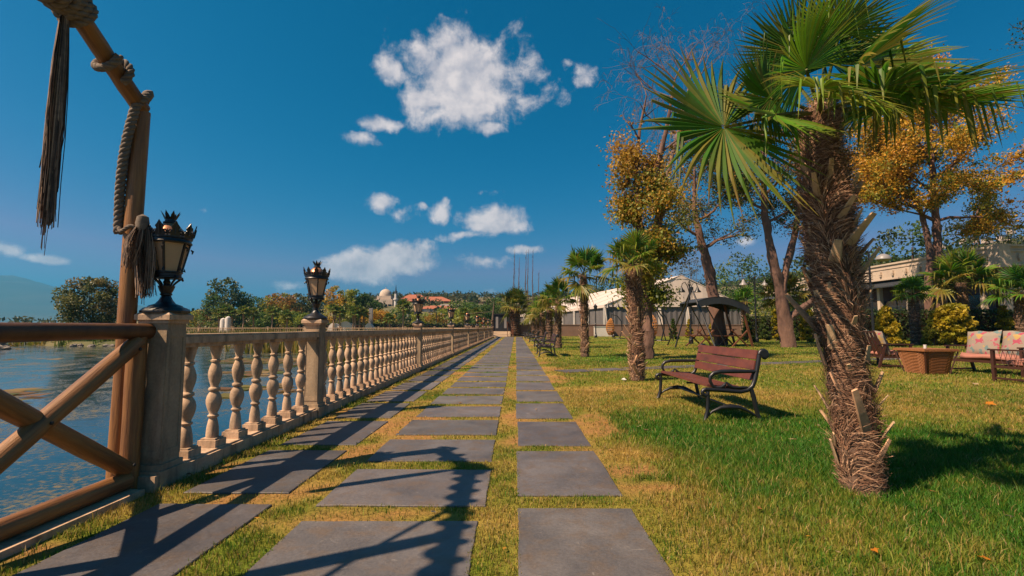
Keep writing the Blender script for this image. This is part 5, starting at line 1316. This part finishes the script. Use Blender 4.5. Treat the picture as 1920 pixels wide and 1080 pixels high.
for a in [('dark green pointed conifer left of the swing frame', 1262, 44, 1.9, .95, CG, 'cone'), ('golden conifer just left of the swing seat', 1292, 46, 1.9, .9, CY, 'cone'), ('golden conifer seen under the black canopy', 1340, 42, 1.9, 1.5, CY, 'cone'),
          ('green conifer right of the swing seat', 1401, 36, 2.1, 1.1, CG, 'cone'), ('dark conifer right of the double armed lamp post', 1432, 42, 2.0, 1.1, CG, 'cone'), ('slim golden conifer left of the yellowing palm', 1455, 38, 2.6, 1.0, CY, 'column'),
          ('green conifer right of the yellowing palm', 1487, 40, 1.8, 1.0, CG, 'cone'), ('golden conifer touching the left side of the big palm trunk', 1512, 36, 2.4, 1.5, CY, 'column'),
          ('twin tipped golden conifer right of the big palm trunk', 1662, 28, 2.3, 1.8, CY, 'cone'), ('slim golden green conifer left of the round yellow bush', 1750, 29.5, 2.1, 1.25, [(.14, .16, .015), (.18, .18, .015)], 'cone'),
          ('broad rounded yellow conifer behind the wicker table', 1788, 29, 2.5, 2.2, CY, 'round'), ('golden green conifer by the building corner', 1883, 33.2, 2.6, 1.5, CG + CY, 'cone')]:
    conifer(a[0], a[1], a[2], a[3], a[4], a[5], 300 + a[1], a[6])

# ------------------------------------------------------------------ trees behind the marquee
for a in [('round green tree behind the right end of the marquee', 1395, 90, 15.0, 12.0, PG, .2), ('tall thin hazy tree above the marquee ridge', 1300, 120, 18.5, 9, [(.09, .10, .07), (.12, .11, .08)], .3), ('rounded dull tree left of the marquee ridge', 1235, 110, 14.8, 9, [(.06, .09, .05), (.08, .10, .05)], .3),
          ('low green tree behind the bench palm crown', 1150, 125, 15, 16, [(.05, .085, .03), (.07, .10, .035)], .2), ('dark green tree behind the forked pine', 1540, 60, 10.5, 11, PD + PG, .25), ('bushy green tree between the building and the big palm trunk', 1655, 62, 10.5, 9, PG, .2), ('dark spreading tree behind the golden plane tree', 1720, 58, 13.5, 11, PD + PG, .3), ('dark loose tree at the right behind the parapet', 1840, 60, 15.5, 11, PD, .4),
          ('scrubby green tree to the right of the marquee end', 1470, 80, 7.5, 10, PYG + PG, .15), ('olive tree left of the marquee, above the palm row', 1112, 150, 13, 14, [(.06, .085, .03)], .2)]:
    tree('tree', a[0], gx_(a[1], a[2]), a[2], 0, a[3], a[4], a[5], 500 + a[1], 1.2, a[6], .018, 22, a[4] * .022)
for k, px in enumerate((964, 973, 986, 990, 999, 1010)):
    Y = 74 + 1.5 * k; h = [13.2, 12.2, 13.6, 14.0, 14.2, 10.8][k]; r2 = random.Random(k)
    o = thing('bare_poplar', 'bare thin poplar, %s of six behind the palm row' % ['leftmost', 'second', 'third', 'fourth', 'tallest fifth', 'rightmost short one'][k], 'tree', (gx_(px, Y), Y, 0), 0, 'bare poplars behind the palm row')
    m = MB(); m.tube([(0, 0, 0), (.1, 0, h * .3), (-.05, 0, h * .6), (.12, 0, h)], [.13, .11, .07, .02], 5)
    m.build('trunk', M['bark'], o); m = MB()
    for i in range(42):
        z = h * r2.uniform(.18, .97); a = r2.uniform(0, 6.28); L = r2.uniform(.3, .9) * (1.15 - z / h); m.tube([(0, 0, z), (math.cos(a) * L * .5, math.sin(a) * L * .5, z + L * .7), (math.cos(a) * L * .6, math.sin(a) * L * .6, z + L * 1.6)], [.022, .014, .006], 3, cap=False)
    m.build('twigs', M['bark'], o)

# ------------------------------------------------------------------ end of the path
m = MB(); xk = gx_(940, 60); m.add([(gx_(921, 55), 56.5, .02), (gx_(957, 55), 56.5, .02), (gx_(957, 62), 63, .6), (gx_(921, 62), 63, .6)], [(0, 1, 2, 3)]); m.box((xk, 68, .29), (3.4, 10, .62)); struct(m.build('ramp', M['sand']))
ki = thing('kiosk', 'dark kiosk with two tall pale windows at the end of the slab path', 'kiosk', (gx_(940, 64), 64.5, .6))
m = MB(); m.box((0, 0, 1.1), (2.2, 2.2, 2.2)); m.box((0, 0, 2.25), (2.5, 2.5, .14)); m.build('walls', M['blackplain'], ki)
for x in (-.55, .55): m = MB(); m.box((x, -1.12, 1.15), (.32, .04, 1.5)); m.build('window', M['milkshade'], ki)
for x in (-1.15, 1.15): m = MB(); m.box((x, -1.2, 1.1), (.09, .09, 2.2)); m.build('post', M['iron'], ki)
mt_ = thing('leaning_mast', 'leaning bare timber mast beside the kiosk', 'mast', (gx_(922, 58), 58, 0))
m = MB(); m.tube([(0, 0, 0), (.12, 0, 2), (.28, 0, 4.3)], [.2, .17, .04], 7); m.build('pole', M['bark'], mt_); m = MB(); m.tube([(.2, 0, 3.0), (-1.5, 0, 2.9), (-3.2, 0, 2.7)], .02, 4); m.build('rope', M['rope'], mt_)
for k, px in enumerate((900, 909)):
    Y = 60; o = thing('flower_arch', 'dark arch hung with red flowers, %s of two before the kiosk' % ['left', 'right'][k], 'arch', (gx_(px, Y), Y, .2)); m = MB(); m.tube([(-.3, 0, 0), (-.3, 0, 1.6), (0, 0, 2.0), (.3, 0, 1.6), (.3, 0, 0)], .04, 5); m.build('arch_frame', M['iron'], o)
    V, F, C = leaf_cloud([(-.3, 0, 1.5), (0, 0, 1.95), (.3, 0, 1.5)], [.25] * 3, 40, .07, [(.35, .05, .03), (.30, .14, .03)], k); link('flowers', npmesh('flowers', V, F, C, M['leaf']), o)
m = MB(); m.box((-.35, 0, .9), (.06, .5, 1.8)); m.box((.35, 0, .9), (.06, .5, 1.8)); m.bar((-.35, 0, 1.7), (.35, 0, .3), .05, .3); tag(m.build('trestle', M['brownwood'], None, loc=(gx_(957, 57), 57, .0)), 'brown timber trestle right of the ramp at the path end', 'trestle')

# ------------------------------------------------------------------ islet and shore of the lake
def rock(name, x, y, z, s_, seed, par=None):
    r2 = random.Random(seed); m = MB(); n = 7; prof = []
    for i in range(5):
        u = i / 4; prof.append((math.sin(math.pi * (.1 + .85 * u)) * s_, u * s_ * .9))
    m.lathe(prof, n); m.v = [(v_[0] * r2.uniform(.75, 1.2), v_[1] * r2.uniform(.75, 1.2), v_[2] * r2.uniform(.8, 1.2)) for v_ in m.v]
    return m.build(name, M['rock'], par, False, loc=(x, y, z), rot=(0, 0, r2.uniform(0, 6)))
m = MB(); ic = AT(215, 640, 44); n = 24
pts = [(ic.x + 6.4 * math.cos(i / n * 6.283) * (1 + .12 * math.sin(i * 2.3)), ic.y + 3.2 * math.sin(i / n * 6.283), 0) for i in range(n)]
m.add([(x, y, -.6) for x, y, _ in pts] + [(ic.x + (x - ic.x) * .8, ic.y + (y - ic.y) * .8, -.12) for x, y, _ in pts], [(i, (i + 1) % n, n + (i + 1) % n, n + i) for i in range(n)] + [tuple(range(n, 2 * n))])
isl = struct(m.build('islet', M['hill']))
rr = random.Random(9); rk = thing('rock_bank', 'bank of pale tumbled rocks on the islet shore', 'rocks'); rk['kind'] = 'thing'
for i in range(70):
    px = rr.uniform(135, 300); q = AT(px, 640, 41.2 + rr.uniform(-.8, 1.2)); rock('rock', q.x, q.y, -.62 + rr.uniform(0, .35) * ((q.y - 40) / 2), rr.uniform(.12, .3), i, rk)
rk2 = thing('rock_bank', 'dark pile of rocks cut by the left edge beyond the fence', 'rocks')
for i in range(40):
    q = AT(rr.uniform(-140, 14), 650, 36 + rr.uniform(-1.2, 1.2)); rock('rock', q.x, q.y, -.62 + rr.uniform(0, .7), rr.uniform(.2, .42), i + 100, rk2)
tree('willow_tree', 'round bushy willow tree on the rocky islet in the lake', AT(170, 640, 44).x, 44, -.15, 5.9, 4.8, [(.10, .13, .045), (.15, .16, .05), (.07, .095, .035), (.20, .15, .06)], 91, 3.4, .12, .02, 30, .12)
def reeds(name, label, regions, seed, pal, h=(.5, 1.4), w=.03):
    rg = np.random.default_rng(seed); Vs = []; Cs = []
    for (x0, x1, y0, y1, n) in regions:
        x = rg.uniform(x0, x1, n); y = rg.uniform(y0, y1, n); H = rg.uniform(*h, n) * (.4 + 1.2 * fbm(x, y, .4, seed)); a = rg.uniform(0, 6.28, n); lx = rg.normal(0, .2, n); z0 = np.full(n, WATER_Z - .05)
        k = fbm(x, y, .16, seed + 3) > .46; x, y, H, a, lx, z0 = [q[k] for q in (x, y, H, a, lx, z0)]
        ww = w * (1 + y / 40)
        V = np.stack([np.stack([x - np.cos(a) * ww, y - np.sin(a) * ww, z0], 1), np.stack([x + np.cos(a) * ww, y + np.sin(a) * ww, z0], 1), np.stack([x + lx, y, z0 + H], 1)], 1)
        Vs.append(V.reshape(-1, 3)); p_ = np.array(pal); Cs.append(np.repeat(p_[rg.integers(0, len(p_), len(x))] * rg.uniform(.7, 1.3, len(x))[:, None], 3, 0))
    V = np.concatenate(Vs); k = np.arange(len(V) // 3) * 3
    o = link(name, npmesh(name, V, np.stack([k, k + 1, k + 2], 1), np.concatenate(Cs), M['grass'])); o['kind'] = 'stuff'; o['label'] = label
reeds('reeds', 'yellow green reeds and waterweed growing along the shallow bay', [(-46, -5, 42, 79, 30000), (-20, -3.5, 30, 45, 7000), (-9, -3, 20, 32, 1500)], 12, [(.20, .16, .03), (.14, .15, .025), (.26, .19, .05), (.08, .10, .02)])
reeds('reeds', 'green reeds in the water left of the islet', [(AT(20, 640, 44).x, AT(110, 640, 44).x, 42, 46, 900), (ic.x - 6, ic.x + 1, ic.y - 3, ic.y, 1400)], 15, [(.06, .12, .02), (.12, .15, .03)], (.5, 1.1))

# ------------------------------------------------------------------ far shore: trees, palms, houses
far_trees = [(418, 100, 10.2, 8.5, 'tall grey green poplar group, highest on the far left shore', [(.06, .085, .03), (.08, .10, .035), (.04, .06, .025)]),
 (448, 104, 8.0, 6, 'dark leafy tree right of the tall grey green poplars', PD + PG), (398, 98, 7.0, 5, 'round green tree left of the tall grey green poplars', PG),
 (372, 100, 4.2, 5, 'low rusty tree left of the white tanks', PO + PYG), (352, 103, 4.0, 4, 'low yellow tree nearest the first lantern', PYG),
 (475, 110, 7.2, 7, 'round dark green tree above the bank bushes', PG), (510, 105, 7.6, 6, 'rusty brown tree left of the second lantern', PO + PYG), (530, 115, 8.4, 7, 'tall rust and green tree near the second lantern', PYG + PO),
 (552, 120, 8.6, 7, 'olive tree just left of the second lantern', [(.08, .09, .03), (.10, .10, .03)]), (580, 125, 8.8, 8, 'olive tree behind the second lantern', [(.09, .10, .03)]),
 (626, 100, 8.8, 5.6, 'bright golden tree right of the second lantern', PY + PYG), (648, 108, 8.6, 6, 'yellow green tree beside the golden tree', PYG), (664, 110, 8.8, 6, 'tall green tree behind the slim palms', PG), (682, 112, 8.0, 6.5, 'dark green tree left of the domed mosque', PD + PG),
 (697, 118, 7.0, 5, 'small green tree hiding the mosque wall', PG), (745, 130, 5.5, 6, 'green bush right of the minaret', PG), (838, 140, 6, 9, 'yellow bush below the white houses', PYG), (870, 130, 5.0, 9, 'low yellow green bush mass under the right white house', PYG + PG),
 (700, 105, 4.4, 6, 'golden bush row right of the slim palms', PY + PYG), (720, 106, 4.2, 5, 'small golden bush below the mosque', PY), (790, 125, 4.4, 7, 'pale yellow bush behind the third lantern', PYG), (815, 120, 4.2, 6, 'dry yellow bush right of the third lantern', PYG + PO), (905, 120, 6.2, 7, 'green tree left of the kiosk', PG), (930, 130, 8.2, 7, 'dense green tree behind the kiosk', PG), (948, 120, 7.6, 6, 'dark green tree right of the kiosk roof', PG + PD), (495, 100, 3.8, 6, 'low bright green bush by the white tanks', PG), (540, 102, 4.0, 7, 'wide bright green bush left of the second pedestal', PG + PYG), (570, 100, 3.6, 6, 'low green bush behind the second pedestal', PYG + PG), (885, 150, 8, 10, 'green tree below the brown hillside house', PG), (860, 160, 9, 10, 'bushy tree between the white houses', PG + PYG)]
for i, (px, Y, h, w, lab, pal) in enumerate(far_trees):
    tree('tree', lab, gx_(px, Y), Y, 0, h * 1.12, w, [tuple(c * 1.25 for c in q) for q in pal], 700 + i, 1.0, .16, .016, 20, w * .04)
def far_palm(label, px, Y, h, crown, seed, n=14, tr__=.13):
    r2 = random.Random(seed); o = thing('palm_tree', label, 'palm tree', (gx_(px, Y), Y, 0), 0, 'slim palms on the far shore'); m = MB(); m.col = (.24, .17, .12); m.tube([(0, 0, 0), (.1, 0, h * .5), (0, 0, h)], [tr__ * 1.1, tr__, tr__ * 1.15], 6); m.build('trunk', M['fibre'], o)
    crown = max(crown * 2.0, 1.7) if crown < 1.5 else crown; m = MB()
    for i in range(n):
        az = i * 2.4; el = R(80 - 120 * (i + .5) / n); d = Vector((math.cos(az) * math.cos(el), math.sin(az) * math.cos(el), math.sin(el))); nn_ = Vector((-math.cos(az) * math.sin(el), -math.sin(az) * math.sin(el), math.cos(el)))
        frond_mb((0, 0, h), Vector((0, 0, h)) + d * crown * .4, nn_, crown * .6, 9, 250, .6, seed * 30 + i, .4, wmax=crown * .09, m=m, base=(.12, .17, .03), pet=.02)
    m.build('fronds', M['frond'], o); return o
for i, (px, h, c, Y, lab) in enumerate([(409, 3.4, .8, 88, 'left of the white tanks'), (423, 4.2, .9, 88, 'between the two white tanks'), (434, 3.6, .8, 88, 'right of the white tanks'), (455, 3.9, .8, 87, 'under the round dark green tree'), (474, 3.6, .9, 89, 'left of the rusty brown tree'), (509, 3.8, .8, 88, 'under the rusty brown tree'), (537, 3.2, .9, 90, 'left of the second pedestal'),
      (624, 4.4, .6, 88, 'at the left of the white sails'), (636, 3.8, .6, 88, 'before the white sails'), (661, 4.0, .8, 88, 'with a bushy drooping crown, left of a pair'), (665, 3.6, .7, 87, 'with a drooping crown, right of a pair'), (673, 4.0, .8, 88, 'right of the drooping pair'), (681, 3.6, .6, 90, 'standing last before the glass pillar'), (755, 4.6, 2.3, 86, 'with a full green crown beside the minaret'), (870, 3.4, 1.8, 84, 'with a low wide crown right of the fifth lantern'), (893, 3.4, 1.6, 82, 'with a wide crown left of the leaning mast'), (729, 2.6, .5, 88, 'very short, between the mosque and the full palm')]):
    far_palm('slim palm on the far shore ' + lab, px, Y, h, c, 60 + i)
for k, (px, h) in enumerate(((418, 2.6), (427, 2.9))):
    m = MB(); m.lathe([(.5, 0), (.5, h * .8), (.4, h * .93), (.1, h)], 14); tag(m.build('storage_tank', M['white'], None, True, loc=(gx_(px, 86), 86, .2)), '%s white upright tank on the far shore' % ['shorter left', 'taller right'][k], 'tank', 'white tanks')
m = MB(); m.box((0, 0, 2.4), (.7, .4, 4.8)); m.box((0, -.21, 2.4), (.5, .02, 4.4)); tag(m.build('glass_pillar', M['milkshade'], None, False, loc=(gx_(695, 92), 92, 0)), 'pale upright pillar among the slim palms', 'pillar')
for k, (px, w, h) in enumerate(((628, 2.2, 1.3), (650, 3.2, 1.6), (693, 1.6, 1.4))):
    m = MB(); n = 8; vs = []
    for i in range(n + 1):
        u = i / n; x = -w / 2 + w * u; z = h * (math.sin(math.pi * u) ** .6) * (1 if k < 2 else .9) + .15; vs.append((x, -.8, z)); vs.append((x, .8, z * .9)); vs.append((x, -.8, 0))
    m.add(vs, [(3 * i, 3 * i + 3, 3 * i + 4, 3 * i + 1) for i in range(n)] + [(3 * i + 2, 3 * i + 5, 3 * i + 3, 3 * i) for i in range(n)]); tag(m.build('sail_tent', M['white'], None, True, loc=(gx_(px, 89), 89, .5)), '%s white sail shelter behind the far balustrade' % ['left', 'widest middle', 'small right'][k], 'tent', 'white sail shelters')
def house(label, px, py, Y, w, h, d, wall, roofm, storeys, bays, roof='hip', name='house', pz=None):
    z0 = AT(px, py, Y).z - h; o = thing(name, label, 'house', (gx_(px, Y), Y, z0), 0, 'houses on the far hillside')
    m = MB(); m.box((0, 0, h / 2 - (1 if Y > 400 else 4)), (w, d, h + (2 if Y > 400 else 8))); m.build('walls', wall, o)
    if roof == 'hip':
        e = .6; rh = h * .28; m = MB(); m.add([(-w / 2 - e, -d / 2 - e, h), (w / 2 + e, -d / 2 - e, h), (w / 2 + e, d / 2 + e, h), (-w / 2 - e, d / 2 + e, h), (-w / 4, 0, h + rh), (w / 4, 0, h + rh)], [(0, 1, 5, 4), (1, 2, 5), (2, 3, 4, 5), (3, 0, 4), (3, 2, 1, 0)]); m.build('roof', roofm, o)
    elif roof == 'gable':
        m = MB(); m.add([(-w / 2 - .4, -d / 2 - .5, h), (w / 2 + .4, -d / 2 - .5, h), (0, -d / 2 - .5, h + w * .25), (-w / 2 - .4, d / 2, h), (w / 2 + .4, d / 2, h), (0, d / 2, h + w * .25)], [(0, 1, 2), (0, 2, 5, 3), (1, 4, 5, 2), (3, 5, 4)]); m.build('roof', roofm, o)
    else: m = MB(); m.box((0, 0, h + .25), (w + .8, d + .8, .5)); m.build('roof', roofm, o)
    for s_ in range(storeys):
        for b in range(bays):
            x = -w / 2 + w * (b + .5) / bays; z = h * (s_ + .5) / storeys; m = MB(); m.box((x, -d / 2 - .05, z), (w / bays * .42, .14, h / storeys * .48)); m.build('window', M['glass'], o)
    return o
M['pinkwall'] = mat('pink_render', (.34, .13, .11), None, .8)
M['orangeroof'] = mat('orange_roof', (.36, .12, .06), (.27, .09, .045), .8, .8)
house('wide pink block of flats with terracotta roof on the hill', 805, 566, 260, 26, 10, 14, M['pinkwall'], M['orangeroof'], 3, 7)
house('smaller pink house left of the wide pink block, behind the third lantern', 777, 562, 262, 13, 10, 12, M['pinkwall'], M['orangeroof'], 3, 3)
house('white house with a long orange roof in front of the pink block', 826, 580, 215, 20, 6, 12, M['white'], M['orangeroof'], 2, 4)
house('white gabled villa with dark arched openings', 863, 574, 230, 17, 8, 12, M['white'], M['white'], 2, 4, 'flat')
house('lower white house right of the gabled villa', 883, 576, 225, 11, 9, 10, M['white'], M['bark'], 2, 3, 'flat')
house('orange brown house on the hill above the path end', 906, 568, 260, 12, 9, 10, M['orangeroof'], M['bark'], 2, 2, 'flat')
house('small pale house with dark top on the skyline', 861, 560, 380, 13, 10, 10, M['white'], M['blackplain'], 2, 2, 'flat')
ml = thing('mosque', 'pale mosque with a round white dome among the trees', 'mosque', (gx_(722, 240), 240, 0))
zm = AT(722, 562, 240).z
m = MB(); m.box((0, 0, zm / 2), (9, 9, zm)); m.box((0, 0, zm + .8), (7, 7, 1.8)); m.build('walls', M['render'], ml)
m = MB(); m.lathe([(3.1, 0), (3.1, .6), (2.9, 1.5), (2.4, 2.5), (1.6, 3.2), (.7, 3.6), (.12, 3.7), (.1, 4.6)], 20, (0, 0, zm + 1.7)); m.build('dome', M['render'], ml, True)
for i in range(4): m = MB(); m.box((-3.3 + 2.2 * i, -4.55, zm * .72), (1.6, .2, 3.4)); m.build('window', M['glass'], ml)
mn = thing('minaret', 'thin pale minaret with a dark pointed cap beside the mosque', 'minaret', (gx_(741, 235), 235, 0)); zz = AT(741, 560, 235).z; zt_ = AT(741, 538, 235).z
m = MB(); m.lathe([(.9, 0), (.8, zz - 1), (1.2, zz - .6), (1.2, zz), (.7, zz + .1), (.6, zz + 2.6)], 10); m.build('shaft', M['white'], mn); m = MB(); m.lathe([(.75, zz + 2.6), (.3, zt_ - 1.5), (.05, zt_ + 1)], 10); m.build('cap', M['blackplain'], mn)
for i, (px, py, w, h, lab) in enumerate([(1822, 441, 13, 6, 'leftmost pale villa on the right hillside'), (1838, 440, 9, 6, 'small pale villa, second on the right hillside'), (1864, 441, 14, 6, 'wide pale villa in the middle of the right hillside'), (1893, 436, 12, 6, 'white villa below the pylon'), (1905, 440, 7, 5, 'small white villa right of the pylon'), (1911, 424, 8, 5, 'white villa highest on the right hillside'), (1778, 452, 8, 5, 'pale villa half hidden by the plane tree')]):
    house(lab, px, py + 6, 416, w * .42, h * .42, 5, M['render'], M['bark'], 2, 3, 'hip')
# forest on the hills: nobody could count it
deps = bpy.context.evaluated_depsgraph_get()
rg = np.random.default_rng(44); cs = []; rs = []
hv = np.array([v_.co[:] for v_ in hill.data.vertices]); hrow = hv[:15 * 160].reshape(15, 160, 3)
for i in range(1900):
    k = rg.integers(1, 14); j = rg.integers(0, 159); u, w_ = rg.random(2); p_ = hrow[k, j] * (1 - u) + hrow[k, j + 1] * u; p_ = p_ * (1 - w_) + hrow[min(k + 1, 14), j] * w_ if k < 14 else p_
    if p_[0] < -110 and rg.random() < .3: continue
    r_ = rg.uniform(2.0, 4.6); cs.append((p_[0], p_[1], p_[2] + r_ * .35)); rs.append(r_)
V, F, C = leaf_cloud(cs, rs, 34, 1.0, [(.045, .07, .025), (.07, .085, .03), (.10, .09, .03), (.035, .055, .022)], 3, .8)
o = link('hillside_woods', npmesh('hillside_woods', V, F, C, M['leaf'])); o['kind'] = 'stuff'; o['label'] = 'mixed woods covering the far hills'
# low scrub along the far shore
cs = []; rs = []
for i in range(900):
    y = rg.uniform(90, 175); x = rg.uniform(-62, 12) * (1 + (y - 90) / 160); r_ = rg.uniform(.8, 2.2); cs.append((x, y, r_ * .5)); rs.append(r_)
V, F, C = leaf_cloud(cs, rs, 40, .28, [(.05, .09, .02), (.12, .12, .025), (.18, .13, .03), (.07, .10, .02)], 8, .8)
o = link('shore_undergrowth', npmesh('shore_undergrowth', V, F, C, M['leaf'])); o['kind'] = 'stuff'; o['label'] = 'low bushes and scrub behind the far balustrade'
py_ = thing('pylon', 'thin lattice pylon on the right skyline', 'pylon', (AT(1888, 430, 400).x, 400, AT(1888, 440, 400).z - 3)); m = MB()
for s_ in (-1, 1):
    for q_ in (-1, 1): m.tube([(s_ * 3, q_ * 3, 0), (s_ * .5, q_ * .5, 24)], .28, 4)
for z in range(0, 24, 4): w_ = 3 - 2.5 * z / 24; w2 = 3 - 2.5 * (z + 4) / 24; m.tube([(-w_, -w_, z), (w2, -w2, z + 4)], .18, 3); m.tube([(w_, -w_, z), (-w2, -w2, z + 4)], .18, 3)
for z in (15, 18, 21): m.bar((-4, 0, z), (4, 0, z), .3, .3)
m.build('lattice', M['blackplain'], py_)

# ------------------------------------------------------------------ small things on the grass
for i, (px, py, s_, lab) in enumerate([(1357, 829, .034, 'flat'), (1640, 1032, .022, 'orange fallen leaf right of the big palm foot'), (1848, 1049, .024, 'orange fallen leaf at the bottom right'), (1855, 758, .07, 'curled orange leaf on the lawn in front of the wicker table'), (1828, 720, .07, 'pale dry leaf on the lawn under the wicker table'), (1893, 969, .02, 'tan leaf in the grass at the right edge')]):
    if i == 0: continue
    g_ = G(px, py, .035); r2 = random.Random(i); m = MB(); n = 10; vs = [(0, 0, .004)]
    for k in range(n): a = k / n * 6.283; rr_ = s_ * (1.0 if k % 2 == 0 else .62) * (1.3 if k == 0 else 1); vs.append((rr_ * math.cos(a), rr_ * math.sin(a), .3 * s_ * abs(math.sin(a)) + r2.uniform(0, .004)))
    m.col = (.55, .20, .02) if 'orange' in lab else (.45, .33, .2); m.add(vs, [(0, k + 1, (k + 1) % n + 1) for k in range(n)]); tag(m.build('fallen_leaf', M['leaf'], None, loc=g_, rot=(r2.uniform(-.3, .3), r2.uniform(-.3, .3), r2.uniform(0, 6))), lab, 'leaf', 'fallen leaves on the lawn')
q = G(1170, 714); rock('s', q.x, q.y, 0, .06, 500); o = bpy.data.objects['s']; o.name = 'white_stone'; o.data.materials[0] = M['white']; tag(o, 'small white stone at the foot of the bench palm', 'stone')

# ------------------------------------------------------------------ air
hz = bpy.data.materials.new('haze'); hz.use_nodes = True; t = hz.node_tree; t.nodes.clear(); o1 = t.nodes.new('ShaderNodeOutputMaterial'); pv = t.nodes.new('ShaderNodeVolumePrincipled')
pv.inputs['Density'].default_value = .00019; pv.inputs['Color'].default_value = (.035, .44, .85, 1); pv.inputs['Anisotropy'].default_value = .2; t.links.new(pv.outputs[0], o1.inputs['Volume'])
m = MB(); m.box((0, 2000, 199), (9000, 6400, 402)); o = m.build('haze', hz); o['kind'] = 'stuff'; o['label'] = 'thin blue air'
